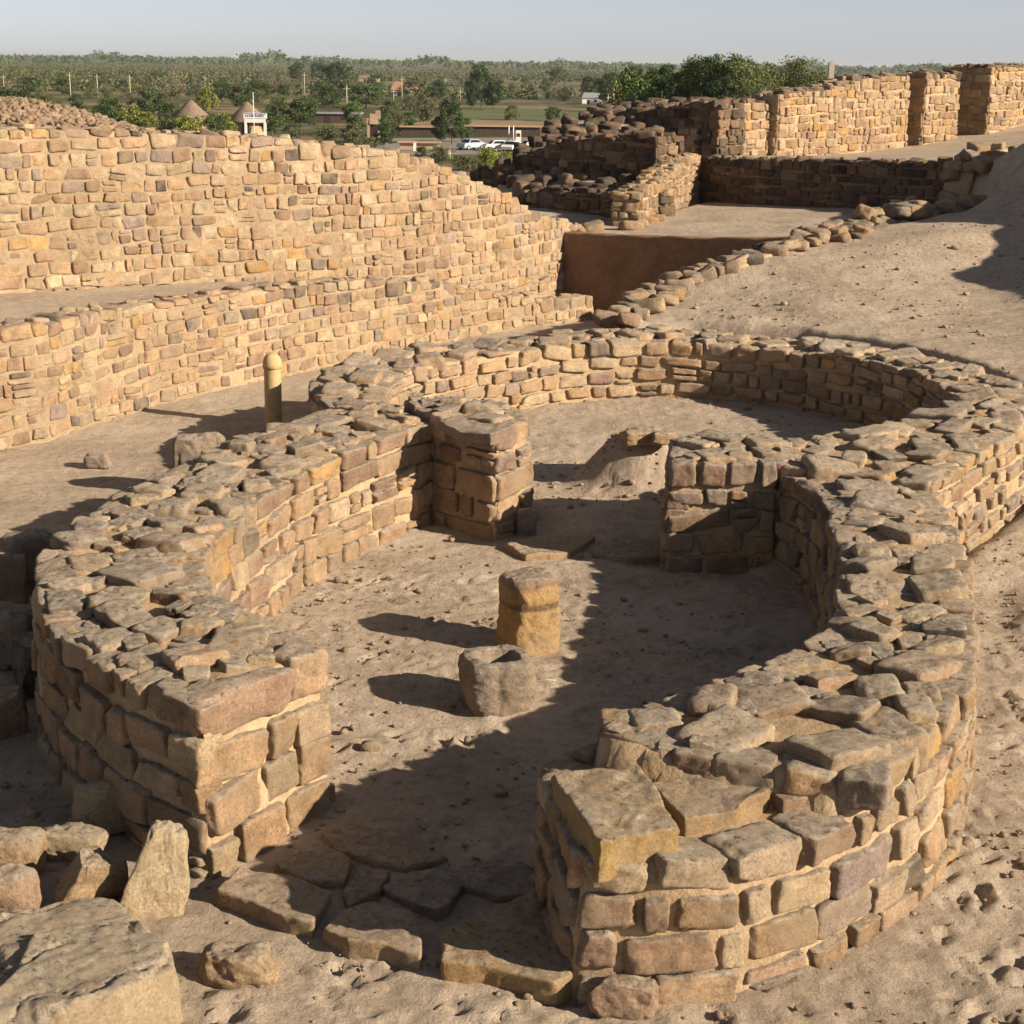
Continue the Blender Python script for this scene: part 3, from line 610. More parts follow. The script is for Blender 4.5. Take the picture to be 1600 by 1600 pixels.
# kerb of rough stones edging the mound
Lk = []
rl = resample(ridge[:, :2], .25)
for off_, dz in ((.0, .05), (-.32, .08), (.06, -.14), (-.6, .02)):
    ol = offs(rl, off_)
    for i, p in enumerate(ol):
        if off_ in (-.6,) and (i < 22 or random.random() < .6): continue
        if random.random() < .08: continue
        q = p+rng.normal(0, .05, 2); z = gh(*offs(rl, -.5)[i])+dz; s_ = random.uniform(.11, .2); a = random.uniform(0, 6.3)
        ax, ay, az = jit(np.array([math.cos(a), math.sin(a), 0]), np.array([-math.sin(a), math.cos(a), 0]), Zax, 9)
        Lk.append((np.array([q[0], q[1], z]), ax, ay, az, (s_*1.2, s_*.9, s_*random.uniform(.4, .75)), random.uniform(3, 7), pick(TOPMIX)))
# thicker broken end by the path
for _ in range(70):
    t = random.uniform(.62, 1); i = min(len(rl)-2, int(t*(len(rl)-1))); p = offs(rl, -random.uniform(-.1, .7))[i]+rng.normal(0, .08, 2); s_ = random.uniform(.1, .22); a = random.uniform(0, 6.3)
    ax, ay, az = jit(np.array([math.cos(a), math.sin(a), 0]), np.array([-math.sin(a), math.cos(a), 0]), Zax, 12)
    Lk.append((np.array([p[0], p[1], gh(*offs(rl, -.5)[i])+random.uniform(.02, .3)]), ax, ay, az, (s_*1.2, s_*.9, s_*.6), random.uniform(3, 7), pick(TOPMIX)))
T = thing('stone_edging', 'rough line of stones edging the mound, from the rear chamber up to the path', 'stone edging', tuple(float(v) for v in ridge[4]))
stones('edging_stones', Lk, 7, M['stone_far'], T, 1.2)
_rr = offs(rl, -.5); _rz = np.array([gh(*p) for p in _rr]); _ef = crest_fn(np.c_[rl, _rz])
V, Fc = core('bed', np.vstack([offs(rl, -.38), offs(rl, .22)[::-1]]), (lambda x, y: _ef(x, y)-1.0), (lambda x, y: _ef(x, y)+.05), None, None, .09, 0, .05, .05, levels=8, bev=.06); mesh('earth_bed', V, Fc, M['mortar'], T)
# small kerb at court mouth
Lk = []
for i, (px, py) in enumerate([(890, 358), (905, 357), (925, 356), (1002, 350), (1015, 345), (1024, 343), (985, 354), (1245, 370), (1262, 364), (1275, 358)]):
    p = P(px, py, 1.45); s_ = random.uniform(.1, .17); Lk.append((p, *jit(np.array([1., 0, 0]), np.array([0, 1., 0]), Zax, 12), (s_*1.3, s_, s_*.6), 4, pick(MIX_FAR)))
tag(stones('court_kerb', Lk, 6, M['stone_far'], None, 1.1, origin=(3, 31, 1.4)), 'few pale kerb stones along the lip of the court floor', 'kerb')

# ------------------------------------------------------------------ slabs, flagstones, boulders
M['slab'] = stone_mat('slab_stone', .7, (.54, .47, .395))
def slab(name, label, pix, z0, z1, col, cat, group=None, parent=None, bev=.016, amp=.012, res=.022, z1b=None, under=0, mat='slab', freq=7, strata=.008, sfr=2.6):
    pts = np.array([P2(a, b, z1) for a, b in pix]); pts = ccw(pts); c = pts.mean(0)
    zt = z1
    if z1b is not None:                      # tilt towards direction (gx,gy)
        zt = lambda x, y: z1+z1b[0]*(np.asarray(x)-c[0])+z1b[1]*(np.asarray(y)-c[1])
    sd_ = random.uniform(0, 50)
    def zf(x, y):
        x = np.asarray(x, float); y = np.asarray(y, float); g = n2(x+sd_, y, sfr, 3, 2); g2 = n2(x-sd_, y, sfr*2.5, 4, 2)
        return (zt(x, y) if callable(zt) else zt+0*x)+strata*(sstep(-.03, .03, g)+sstep(.28, .33, g)-1+.5*sstep(.25, .3, g2)-.7*np.exp(-(g2/.022)**2))
    V, Fc = core(name, pts, z0, zf, None, None, res, 0, under, amp, bev=bev, freq=freq, seed=random.randint(0, 40))
    cc = np.tile(np.array(PAL[col] if isinstance(col, str) else col), (len(V), 1))*(1+.12*noise(V*9, 4)[:, None])
    o = mesh(name, V, Fc, M[mat], parent, cc, origin=(c[0], c[1], z0))
    if parent is None: tag(o, label, cat, group)
    elif label: o['label'] = label
    return o
FL = 'flagstones paving the front doorway'
slab('flagstone', 'pale flagstone with sunlit front edge, leftmost at the front doorway', [(338,1390),(372,1352),(450,1362),(520,1384),(488,1440),(440,1430),(390,1405)], -.1, .10, 'tan', 'flagstone', FL, z1b=(-.05, -.05))
slab('flagstone', 'middle flagstone of the doorway front edge, rounded back and chipped front', [(503,1448),(540,1415),(585,1403),(645,1425),(660,1462),(655,1492),(600,1475),(545,1470)], -.1, .095, 'tan', 'flagstone', FL)
slab('flagstone', 'largest flagstone with thick yellow front edge against the right wall end', [(688,1455),(760,1420),(850,1388),(900,1470),(905,1512),(868,1535),(760,1508),(690,1500)], -.1, .12, 'ochre', 'flagstone', FL)
slab('flagstone', 'small shaded grey flagstone behind the middle front one', [(598,1385),(640,1360),(700,1360),(730,1378),(705,1415),(680,1425),(640,1405)], -.1, .06, 'grey', 'flagstone', FL)
slab('flagstone', 'wide shaded flagstone touching the right wall end', [(690,1358),(735,1340),(800,1345),(858,1360),(850,1398),(780,1400),(725,1385)], -.1, .055, 'grey', 'flagstone', FL)
slab('flagstone', 'long pointed flagstone at the back of the doorway, just inside the shadow', [(500,1298),(560,1288),(640,1308),(700,1338),(640,1356),(570,1340),(525,1322)], -.1, .045, 'tan', 'flagstone', FL)
slab('flagstone', 'half sunlit rounded flagstone beside the left pier foot', [(428,1352),(470,1325),(520,1322),(552,1345),(535,1378),(480,1378)], -.1, .045, 'tan', 'flagstone', FL)
slab('flagstone', 'small brown flagstone in the middle of the doorway paving', [(535,1392),(560,1358),(612,1362),(595,1392),(575,1402),(548,1412)], -.1, .05, 'brown', 'flagstone', FL)
TH = 'flat stones on the inner threshold'
slab('threshold_stone', 'flat dusty threshold stone beside the left door pier', [(790,850),(850,833),(930,838),(890,862),(820,868)], -.1, .05, 'tan', 'threshold stone', TH, amp=.006)
slab('threshold_stone', 'flat shaded threshold stone beside the right door pier', [(925,860),(960,838),(1035,842),(1038,866),(980,872)], -.1, .06, 'grey', 'threshold stone', TH, amp=.006)
# slabs lying on the stepped end of the right wall: parts of that wall
slab('end_slab', 'big flat slab with bright yellow broken edges', [(862,1208),(925,1197),(1000,1195),(1035,1245),(1062,1292),(990,1305),(938,1320),(895,1262)], .68, .88, (.44, .30, .13), None, parent=rw, amp=.014, bev=.018, freq=9)
slab('end_slab', 'thin orange edged slab', [(1012,1222),(1075,1212),(1150,1206),(1204,1236),(1150,1262),(1072,1276)], .70, .84, (.42, .28, .15), None, parent=rw, amp=.008, bev=.012)
slab('end_slab', 'thin rosy slab', [(1172,1212),(1230,1196),(1352,1210),(1345,1228),(1226,1250)], .70, .83, (.39, .26, .18), None, parent=rw, amp=.008, bev=.012)
slab('cap_stone', 'dark flat cap stone jutting over the door opening', [(686,656),(740,646),(800,650),(806,662),(768,680),(716,672)], 1.02, 1.12, 'purple', None, parent=bpy.data.objects['door_pier'], amp=.012)

def boulder(name, label, px, py, wpx, hpx, dep=.8, rot=0, col='tan', cat='boulder', z0=0, sink=.15, k=5, nn=18, rough=1.1, group=None, tilt=(0, 0), mat='stone', cutx=.42, taper=0):
    """(px,py) = foot of the front face on the ground at level z0"""
    p = P(px, py, z0); dist = math.hypot(p[0], p[1]); sc = dist/F/.97; W_ = wpx*sc/2; Hh = hpx*sc/2/.93
    cpos = p+np.array([p[0], p[1], 0])/dist*W_*dep*.9; cpos[2] = z0+Hh*(1-sink)
    a = math.radians(rot); R = np.array(Matrix.Rotation(a, 3, 'Z') @ Matrix.Rotation(math.radians(tilt[0]), 3, 'X') @ Matrix.Rotation(math.radians(tilt[1]), 3, 'Y'))
    o = stones(name, [(cpos, R[:, 0], R[:, 1], R[:, 2], (W_, W_*dep, Hh), k, np.array(PAL[col])*random.uniform(.95, 1.1))], nn, M[mat], None, rough, cutx, origin=tuple(p)); tag(o, label, cat, group)
    if taper:
        n_ = len(o.data.vertices); a_ = np.empty(n_*3, np.float32); o.data.vertices.foreach_get('co', a_); a_ = a_.reshape(-1, 3); cx = a_[:, 0].mean(); g = np.clip(a_[:, 2]/(2*Hh), 0, 1); a_[:, 0] = cx+(a_[:, 0]-cx)*(1-taper*g)+.22*W_*g; o.data.vertices.foreach_set('co', a_.ravel()); o.data.update()
    return o
LB = 'loose blocks by the left pier'
slab('boulder', 'very large pale flat boulder filling the bottom left corner', [(-60,1470),(0,1420),(125,1388),(190,1400),(215,1445),(265,1490),(272,1520),(190,1560),(60,1600),(-60,1600)], -.15, .24, 'pale', 'boulder', LB, amp=.014, bev=.02, res=.018, under=.06, mat='stone', freq=7, strata=.036, sfr=1.15)
boulder('boulder', 'upright pointed pale block leaning at the foot of the left pier', 250, 1425, 118, 146, .4, 14, 'pale', k=7, group=LB, tilt=(-16, 10), taper=.62)
boulder('boulder', 'squarish pale topped block nearest the shaded pier flank', 172, 1303, 106, 82, .8, 24, 'pale', k=8, group=LB, tilt=(-10, 6))
boulder('boulder', 'low long pale stone left of the upright block', 108, 1345, 125, 52, .45, -8, 'pale', k=5, group=LB)
boulder('boulder', 'dark sided wedge block in front of the upright pointed block', 150, 1420, 125, 92, .6, 28, 'tan', k=7, group=LB, tilt=(8, 10), taper=.6)
boulder('boulder', 'rounded rosy boulder cut by the left edge, above the corner boulder', 12, 1440, 105, 80, .7, 5, 'rose', k=3.5, group=LB)
boulder('boulder', 'low sandy stone at the left edge, between larger blocks', 20, 1372, 110, 62, .6, 5, 'tan', k=3.5, group=LB)
boulder('boulder', 'low knobbly sandy stone lying alone on the ground at bottom centre left', 372, 1542, 138, 66, .55, -4, 'tan', k=3.2, rough=1.8, group=LB, sink=.35)
boulder('boulder', 'small dark stone at the bottom edge beside the corner boulder', 165, 1600, 60, 26, .7, 10, 'grey', group=LB)
boulder('boulder', 'brown based stone at the foot of the right wall end', 968, 1590, 128, 62, .5, -6, 'rose', k=5, group=None, sink=.3)
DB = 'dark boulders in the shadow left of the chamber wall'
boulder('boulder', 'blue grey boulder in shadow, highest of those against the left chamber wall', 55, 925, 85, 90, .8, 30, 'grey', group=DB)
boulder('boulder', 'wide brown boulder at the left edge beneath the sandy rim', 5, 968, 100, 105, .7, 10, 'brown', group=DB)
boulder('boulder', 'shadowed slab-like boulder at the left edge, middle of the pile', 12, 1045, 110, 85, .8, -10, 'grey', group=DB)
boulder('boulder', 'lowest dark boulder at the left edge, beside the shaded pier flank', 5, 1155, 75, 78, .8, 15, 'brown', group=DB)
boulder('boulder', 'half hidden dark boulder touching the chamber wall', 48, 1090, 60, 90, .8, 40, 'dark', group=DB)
OB = 'stones on the outer side of the chamber wall'
boulder('boulder', 'rounded grey boulder perched outside the wall, left of the bollard', 312, 742, 76, 62, .6, 20, 'grey', z0=.25, group=OB)
boulder('boulder', 'small dark lump on the sunny ground left of the perched boulder', 155, 732, 42, 20, .7, 0, 'grey', group=OB)
boulder('loose_stone', 'grey upright stone leaning at the foot of the left door pier', 822, 836, 32, 42, .5, 20, 'grey', cat='loose stone', k=5)
MS = 'flat stones crowning the small sand heap'
hp = P(1005, 745, .2)
for lab, px, py, wp in (('left flat stone on top of the small sand heap in the rear chamber', 1003, 696, 66), ('right flat stone on top of the small sand heap, touching the right door pier', 1038, 698, 40)):
    boulder('flat_stone', lab, px, py, wp, 22, .7, 10, 'tan', cat='flat stone', z0=.66, sink=.1, k=7, group=MS)

# short stone post and hollowed block
def column(name, label, px, py, wpx, hpx, prof, kk, col, cat, hollow=0, band=None, seed=1, rot=.3, groove=0):
    p = P(px, py, 0); sc = math.hypot(p[0], p[1])/F/.97; r = wpx*sc/2; H_ = hpx*sc/.93; p = p+np.array([0, r*.8, 0]); nr, nh = 96, 70; V = []
    rows_ = []
    for i in range(nh+1):
        f = i/nh; rr = r*np.interp(f, [a for a, _ in prof], [b_ for _, b_ in prof]); rows_.append((rr, H_*f))
    nc = 22
    for i in range(1, nc+1):
        g = 1-i/nc; rr = rows_[nh][0]*g; z = H_+.012*math.sin(min(1, (1-g)*4)*1.57)
        if hollow: z -= hollow*sstep(.72, .45, g)
        rows_.append((max(rr, .001), z))
    th = np.linspace(0, 2*math.pi, nr, endpoint=False)
    for rr, z in rows_:
        c_, s_ = np.cos(th-rot), np.sin(th-rot); q = rr/((np.abs(c_)**kk+np.abs(s_)**kk)**(1/kk))
        if groove: q = q*(1-groove*np.exp(-((((th-groove_at+math.pi) % (2*math.pi))-math.pi)/.16)**2)*min(1, z/H_*3))
        V.append(np.c_[q*np.cos(th), q*np.sin(th), np.full(nr, z-.05)])
    V = np.vstack(V); V = V+vnoise3(V*7+seed, seed)*.017+vnoise3(V*22, seed+3)*.008+vnoise3(V*50, seed+5)*.003
    cc = np.tile(np.array(PAL[col]), (len(V), 1)); h = V[:, 2]/H_+noise(V*6, 2)*.03
    if band:
        for z0, z1, m_ in band: k_ = sstep(z0-.015, z0+.015, h)*sstep(z1+.015, z1-.015, h); cc = cc*(1+(np.array(m_)-1)*k_[:, None])
    m = len(rows_); i = np.arange(nr); j = (i+1) % nr
    Q = np.vstack([np.stack([r_*nr+i, r_*nr+j, (r_+1)*nr+j, (r_+1)*nr+i], -1) for r_ in range(m-1)])
    return tag(mesh(name, V+p, Q, M['slab'], None, cc, origin=tuple(p)), label, cat)
groove_at = -math.pi/2+.1
column('stone_post', 'short banded yellow stone post standing in the middle of the front chamber', 825, 1020, 92, 122, [(0, .96), (.06, 1.0), (.45, .98), (.58, 1.0), (.63, .94), (.8, .97), (.95, .93), (1, .84)], 3.2, 'ochre', 'stone post', band=[(.56, .64, (.5, .5, .7)), (.84, 1.1, (.62, .62, .95))], rot=.5, groove=.04)
groove_at = -math.pi/2+.05
column('hollowed_block', 'squat grey stone block with a hollow top, in front of the yellow post', 776, 1116, 118, 88, [(0, .82), (.2, .93), (.6, 1), (.9, .97), (1, .88)], 4, 'grey', 'stone block', hollow=.09, seed=9, rot=.2, groove=.07)
# bollard
p = P(428, 664, 0); sc = math.hypot(p[0], p[1])/F; r = .108; Hb = .93
prof = [(r*1.02, 0), (r, .05), (r, Hb-.22), (r*1.0, Hb-.2), (r*1.12, Hb-.195), (r*1.12, Hb-.15), (r*1.08, Hb-.11), (r*.92, Hb-.055), (r*.62, Hb-.02), (r*.3, Hb-.003), (.001, Hb)]
def lathe(prof, n_=48, org=(0, 0, 0)):
    th = np.linspace(0, 2*math.pi, n_, endpoint=False); V = np.vstack([np.c_[a*np.cos(th), a*np.sin(th), np.full(n_, z)] for a, z in prof])+np.array(org); i = np.arange(n_); j = (i+1) % n_
    return V, np.vstack([np.stack([k*n_+i, k*n_+j, (k+1)*n_+j, (k+1)*n_+i], -1) for k in range(len(prof)-1)])
T = thing('bollard', 'tan round bollard with a domed cap on the path below the terrace wall', 'bollard', tuple(p))
def plain(name, c, rough=.8, spread=.1, sc=12, met=0):
    m, n, b = newmat(name); tc = n.nodes.new('ShaderNodeTexCoord').outputs['Object']
    n.links.new(ramp(n, nz(n, sc, 5, .6, tc), [(.3, tuple(x*(1-spread) for x in c)), (.7, tuple(min(1, x*(1+spread)) for x in c))]), b.inputs['Base Color']); b.inputs['Roughness'].default_value = rough; b.inputs['Metallic'].default_value = met
    bump(n, b, [(nz(n, sc*5, 3, .6, tc), .002, .3)]); return m
M['bollard'] = plain('bollard_stone', (.46, .34, .18), .75, .18)
V, Q = lathe([(a, z-.05 if z == 0 else z) for a, z in prof[:4]], org=p); mesh('shaft', V, Q, M['bollard'], T)
V, Q = lathe(prof[3:], org=p); mesh('domed_cap', V, Q, M['bollard'], T)
# straw on the floor
a = P(833, 1060, .02); b_ = P(868, 1063, .03)
def tube(a, b_, r, n_=6, r2=None):
    a = np.array(a, float); b_ = np.array(b_, float); d = b_-a; d /= np.linalg.norm(d); u = np.cross(d, [0, 0, 1.]) if abs(d[2]) < .9 else np.cross(d, [1., 0, 0]); u /= np.linalg.norm(u); v = np.cross(d, u)
    th = np.linspace(0, 2*math.pi, n_, endpoint=False); o = np.outer(np.cos(th), u)+np.outer(np.sin(th), v); V = np.vstack([a+o*r, b_+o*(r2 or r), [a], [b_]]); i = np.arange(n_); j = (i+1) % n_
    return V, np.stack([i, j, n_+j, n_+i], -1), np.vstack([np.stack([j, i, np.full(n_, 2*n_)], -1), np.stack([n_+i, n_+j, np.full(n_, 2*n_+1)], -1)])
M['straw'] = plain('dry_straw', (.62, .55, .42))
V, q4, t3 = tube(a, b_, .003); tag(mesh('dry_straw', V, [q4, t3], M['straw'], None, origin=tuple(a)), 'thin pale dry straw lying right of the hollowed block', 'straw')

# pebbles and clods
N = 11000; px_ = np.r_[rng.uniform(-4.5, 5.5, N), rng.uniform(2.5, 9, 2600), rng.uniform(-1.5, 2.0, 500)]; py_ = np.r_[rng.uniform(5.6, 15, N), rng.uniform(17, 28, 2600), rng.uniform(15.6, 17.6, 500)]
dens = n2(px_, py_, .8, 51, 3); kp = dens > -.15+rng.uniform(-.5, .5, len(px_)); px_, py_ = px_[kp], py_[kp]
inw = np.zeros(len(px_), bool)
for poly in (R1L, R1R, CP_L, CP_R, R2_out+R2_in[::-1]): inw |= sdist(px_, py_, ccw(poly)) > -.02
px_, py_ = px_[~inw], py_[~inw]
pz_ = hz(px_, py_)
Lp = []
for x, y, z in zip(px_, py_, pz_):
    s_ = .0055*math.exp(random.gauss(0, .65))*(1 if y < 15 else 1.5); a = random.uniform(0, 6.3)
    Lp.append((np.array([x, y, z+s_*.4]), np.array([math.cos(a), math.sin(a), 0]), np.array([-math.sin(a), math.cos(a), 0]), Zax, (s_*1.3, s_, s_*.75), 3, pick(dict(tan=6, pale=2, brown=2, grey=1, dark=.3))))
structure(stones('pebbles', Lp, 2, M['stone'], None, 1.0), 'stuff')
# gravel fill on top of the upper terrace
Lp = []
for _ in range(2600):
    x, y = rng.uniform(-12, -6), rng.uniform(21, 30)
    if sdist(np.array([x]), np.array([y]), np.vstack([offs(Ub, .4), [(2, 33), (-40, 36)]]))[0] < 0: continue
    s_ = random.uniform(.02, .06); Lp.append((np.array([x, y, gh(x, y)+s_*.3]), *jit(np.array([1., 0, 0]), np.array([0, 1., 0]), Zax, 40), (s_*1.2, s_, s_*.7), 3.5, pick(dict(tan=3, brown=4, rose=2))))
structure(stones('gravel_fill', Lp, 3, M['stone_far'], None, 1.2), 'stuff')

# ------------------------------------------------------------------ the plain: trees, shrubs, huts, poles, cars
GZP = -8.0
def leafmat(name, c, sp=.35):
    m, n, b = newmat(name); at = n.nodes.new('ShaderNodeAttribute'); at.attribute_name = 'col'
    oi = n.nodes.new('ShaderNodeObjectInfo'); v = ramp(n, oi.outputs['Random'], [(0, .75), (1, 1.25)])
    n.links.new(mix(n, mix(n, at.outputs['Color'], c, 1.0, 'MULTIPLY'), v, 1.0, 'MULTIPLY'), b.inputs['Base Color']); b.inputs['Roughness'].default_value = .7
    return m
M['leaf_green'] = leafmat('leaves_green', (.062, .098, .028)); M['leaf_olive'] = leafmat('leaves_olive', (.105, .12, .05)); M['leaf_yellow'] = leafmat('leaves_yellow', (.17, .19, .035)); M['leaf_dry'] = leafmat('twigs_dry', (.17, .14, .09)); M['leaf_dark'] = leafmat('leaves_dark', (.05, .085, .03))
M['bark'] = plain('bark', (.12, .09, .065))
def leaves(cl, per, size, rs):
    """cl: (n,4) clump centre + radius"""
    n_ = len(cl)*per; c = np.repeat(cl, per, 0); d = rs.normal(size=(n_, 3)); d /= np.linalg.norm(d, axis=1)[:, None]; r = c[:, 3:4]*rs.uniform(0, 1, (n_, 1))**.45
    p = c[:, :3]+d*r*np.array([1, 1, .8]); u = rs.normal(size=(n_, 3)); u /= np.linalg.norm(u, axis=1)[:, None]; v = np.cross(u, rs.normal(size=(n_, 3))); v /= np.linalg.norm(v, axis=1)[:, None]
    s = size*rs.uniform(.6, 1.4, (n_, 1)); V = np.stack([p-u*s, p-v*s*.6, p+u*s, p+v*s*.6], 1); cc = np.repeat(rs.uniform(.55, 1.5, (n_, 1)), 4, 0)*np.ones(3)
    return V.reshape(-1, 3), np.arange(n_*4).reshape(-1, 4), cc
def tree_proto(kind, seed):
    rs = np.random.default_rng(seed); spec = dict(green=(6.5, 3.2, 40, 110, .17, .22), olive=(4.2, 2.9, 30, 90, .14, .1), yellow=(4.0, 2.8, 32, 100, .15, .1), dry=(4.6, 3.2, 26, 80, .09, .1), dark=(7.5, 3.4, 42, 120, .18, .18), tall=(9, 2.6, 42, 100, .18, .2), high=(12, 3.6, 60, 190, .13, .2), broad=(11, 4.6, 70, 170, .13, .16), bushy=(10.5, 4.4, 64, 170, .12, .1))[kind]
    H_, R_, nc, per, ls, trunk = spec; cl = []
    for _ in range(nc):
        a = rs.uniform(0, 6.28); h = rs.uniform(trunk, .92); env = math.sin(min(1, (h-trunk*.6)/(1-trunk*.6))*math.pi*.82+.35)**.7; rr = R_*env*rs.uniform(.2, .92)
        cl.append((rr*math.cos(a), rr*math.sin(a), h*H_, R_*rs.uniform(.2, .36)))
    cl = np.array(cl); V, Q, cc = leaves(cl, per, ls, rs)
    o = bpy.data.objects.new(('shrub' if kind in ('olive', 'yellow', 'dry') else 'tree'), None); COL.objects.link(o); o['_o'] = [0, 0, 0]
    mesh('crown', V, Q, M['leaf_'+(dict(tall='dark', high='dark', broad='green', bushy='olive').get(kind, kind))], o, cc, smooth=False)
    Vs, Qs, Ts, k_ = [], [], [], 0
    def add(a, b_, r1, r2):
        nonlocal k_
        v, q, t = tube(a, b_, r1, 6, r2); Vs.append(v); Qs.append(q+k_); Ts.append(t+k_); k_ += len(v)
    fork = np.array([0, 0, H_*trunk+.3]); add((0, 0, -.3), fork, .2 if H_ > 5 else .12, .13)
    for q in cl[rs.permutation(len(cl))[:9]]: add(fork, q[:3], .09, .03)
    mesh('trunk', np.vstack(Vs), [np.vstack(Qs), np.vstack(Ts)], M['bark'], o)
    return o
protos = {k: [tree_proto(k, 10*i+j) for j in range(2)] for i, k in enumerate(('green', 'olive', 'yellow', 'dry', 'dark', 'high', 'broad', 'bushy'))}
HT = dict(green=6.5, olive=4.2, yellow=4.0, dry=4.6, dark=7.5, tall=9.0, high=12, broad=11, bushy=10.5)
used = set()
LAB = dict(green=('mid green leafy tree on the plain beyond the ruin', 'tree', 'green trees on the plain'), olive=('olive bushy shrub scattered on the dry plain', 'shrub', 'olive shrubs on the plain'), yellow=('yellow green bush in the scrub of the plain', 'shrub', 'yellow green bushes on the plain'), dry=('brown dry leafless shrub on the plain', 'shrub', 'dry shrubs on the plain'), dark=('dark evergreen tree on the plain beyond the ruin', 'tree', 'dark trees on the plain'), tall=('tall dark tree in the row on the skyline', 'tree', 'tall dark trees on the skyline'))
def plant(kind, x, y, h=None, label=None, wide=1.0, z=None):
    i = random.randint(0, 1); src = protos[kind][i]; key = (kind, i)
    if key in used:
        o = src.copy(); COL.objects.link(o)
        for ch in src.children: c = ch.copy(); COL.objects.link(c); c.parent = o
    else: o = src; used.add(key)
    s = (h or HT[kind])/HT[kind]; o.scale = (s*wide, s*wide, s); o.rotation_euler = (0, 0, random.uniform(0, 6.28)); o.location = (x, y, gh(x, y) if z is None else z)
    l, c, g = LAB.get(kind, LAB['tall']); o['label'] = label or l; o['category'] = c
    if 'group' in o.keys(): del o['group']
    if not label: o['group'] = g
LMK = [(300, 165, 'the pointed hut roof'), (398, 190, 'the white gate'), (30, 175, 'the left edge'), (528, 115, 'the broad dark tree'), (525, 182, 'the long brown shed'), (632, 138, 'the tile roofed house'), (706, 190, 'the leaning tree'), (780, 228, 'the parked cars'), (752, 140, 'the tall tree by the field'), (925, 155, 'the white cottage'), (840, 178, 'the green field'), (985, 130, 'the farthest tumbled wall'), (150, 140, 'the three utility poles')]
_ls = set()
def autolabel(kind, px, py, wpx, hpx):
    cx, cy = px, py-hpx/2; l = sorted(LMK, key=lambda m: (m[0]-cx)**2+4*(m[1]-cy)**2); kn = dict(green='leafy green tree', olive='olive shrub', yellow='yellow green bush', dry='brown dry shrub', dark='dark evergreen tree', tall='tall dark tree')[kind]; szs = 'small' if hpx < 32 else 'large' if hpx > 52 else 'medium'
    for lx, ly, ln in l[:4]:
        dx, dy = cx-lx, cy-ly; rel = ('right of' if dx > 0 else 'left of') if abs(dx) > abs(dy)*1.2 else ('in front of' if dy > 0 else 'beyond')
        for extra in ('', 'close '):
            t = f"{szs} {kn} {extra if abs(dx) < 40 else ''}{rel} {ln}"
            if t not in _ls: _ls.add(t); return t
    return None
def PT(kind, px, py, wpx, hpx, label=None, dist=None):
    label = label or autolabel(kind, px, py, wpx, hpx)
    """base pixel on the plain, height in pixels"""
    if dist: d = ray(px, py); t = dist/d[1]; x, y = t*d[0], dist
    else: p = P(px, py, GZP); x, y = p[0], p[1]
    z = gh(x, y); top = PY(px, py-hpx, y)[2]; base = PY(px, py, y)[2]; h = max(1.2, (top-base)); plant(kind, x, y, (top-z) if dist else h, label, max(.6, min(1.9, (wpx/max(hpx, 1))/(.95 if kind in ('green', 'dark') else .6 if kind == 'tall' else 1.35))))
big = [('green',30,205,75,68,'large green tree at the left edge behind the terrace wall'),('yellow',62,206,50,52,None),('olive',95,200,45,35,None),('green',175,212,52,60,None),('yellow',205,212,55,45,None),('yellow',232,214,50,40,None),('green',240,190,52,52,None),('green',160,208,40,45,None),
 ('dry',268,158,62,48,'brown dry shrub behind the first thatched roof'),('yellow',322,178,40,44,None),('yellow',346,214,50,38,'yellow bush right beside the white gate'),('green',378,172,45,42,None),('green',436,205,42,54,'leafy tree just right of the white gate'),('green',470,205,60,52,None),('dry',435,150,75,38,'wide brown leafless bush behind the gate trees'),('dark',528,140,62,44,'broad dark tree standing near the skyline, left of centre'),('green',515,175,50,42,None),('green',552,212,42,55,None),('olive',552,222,50,32,None),('olive',458,218,50,26,None),('olive',510,222,55,28,None),
 ('dark',598,213,36,45,None),('olive',622,212,32,38,None),('green',572,170,60,38,None),('dark',588,150,34,36,None),('olive',662,190,42,46,None),('olive',655,150,45,30,None),('dark',706,226,42,78,'dark leaning tree beside the parked cars'),('dark',688,224,36,45,None),('green',722,222,35,40,None),('dark',752,170,38,74,'tall dark tree at the left end of the green field'),('dark',772,172,40,50,None),('dark',738,172,30,50,None),('olive',822,145,22,24,None),('olive',858,155,24,28,None),('olive',800,188,36,24,None),('dark',862,190,32,24,None),('olive',885,196,22,20,None),('yellow',760,268,52,38,'yellow green bush at the tip of the dark tumbled walls'),('olive',690,256,45,28,None),('olive',725,270,45,28,None),('olive',660,250,34,22,None),('yellow',795,262,50,26,None),('olive',820,252,40,22,None),
 ('green',925,160,40,42,None),('dark',950,165,45,55,None),('yellow',965,176,38,50,'yellow green tree above the farthest tumbled wall'),('dark',985,170,45,70,None),('olive',1000,165,40,48,None),('dark',1020,170,42,65,None),('dark',500,128,32,32,None),('dark',465,128,34,32,None),('dark',98,140,20,28,'single small dark round tree in the scrub at upper left'),('dark',50,140,22,20,None),('green',870,130,36,26,None),('olive',130,140,24,18,None)]
for k_, px, py, wp, hp_, lb in big: PT(k_, px, py, wp, hp_, lb)
for k_, px, py, wp, hp_ in [('yellow',300,226,66,46),('olive',262,224,50,40),('green',340,226,46,48),('yellow',278,214,46,30),('olive',330,216,44,26),('green',425,213,44,40),('yellow',356,217,36,24),('green',268,200,40,40),('dark',215,186,36,34),('olive',140,190,40,26),('green',20,170,44,30),('olive',80,175,44,26),('dark',120,172,30,26),('green',410,160,44,34),('green',348,160,44,34),('olive',230,150,44,24),('dark',505,160,36,30),('green',480,186,40,36),('olive',560,150,40,22),('green',612,185,34,30),('olive',640,172,40,24),('green',680,160,36,26),('olive',690,205,34,24),('dark',640,200,30,26),('green',600,230,34,26),('olive',575,236,40,22)]: PT(k_, px, py, wp, hp_)
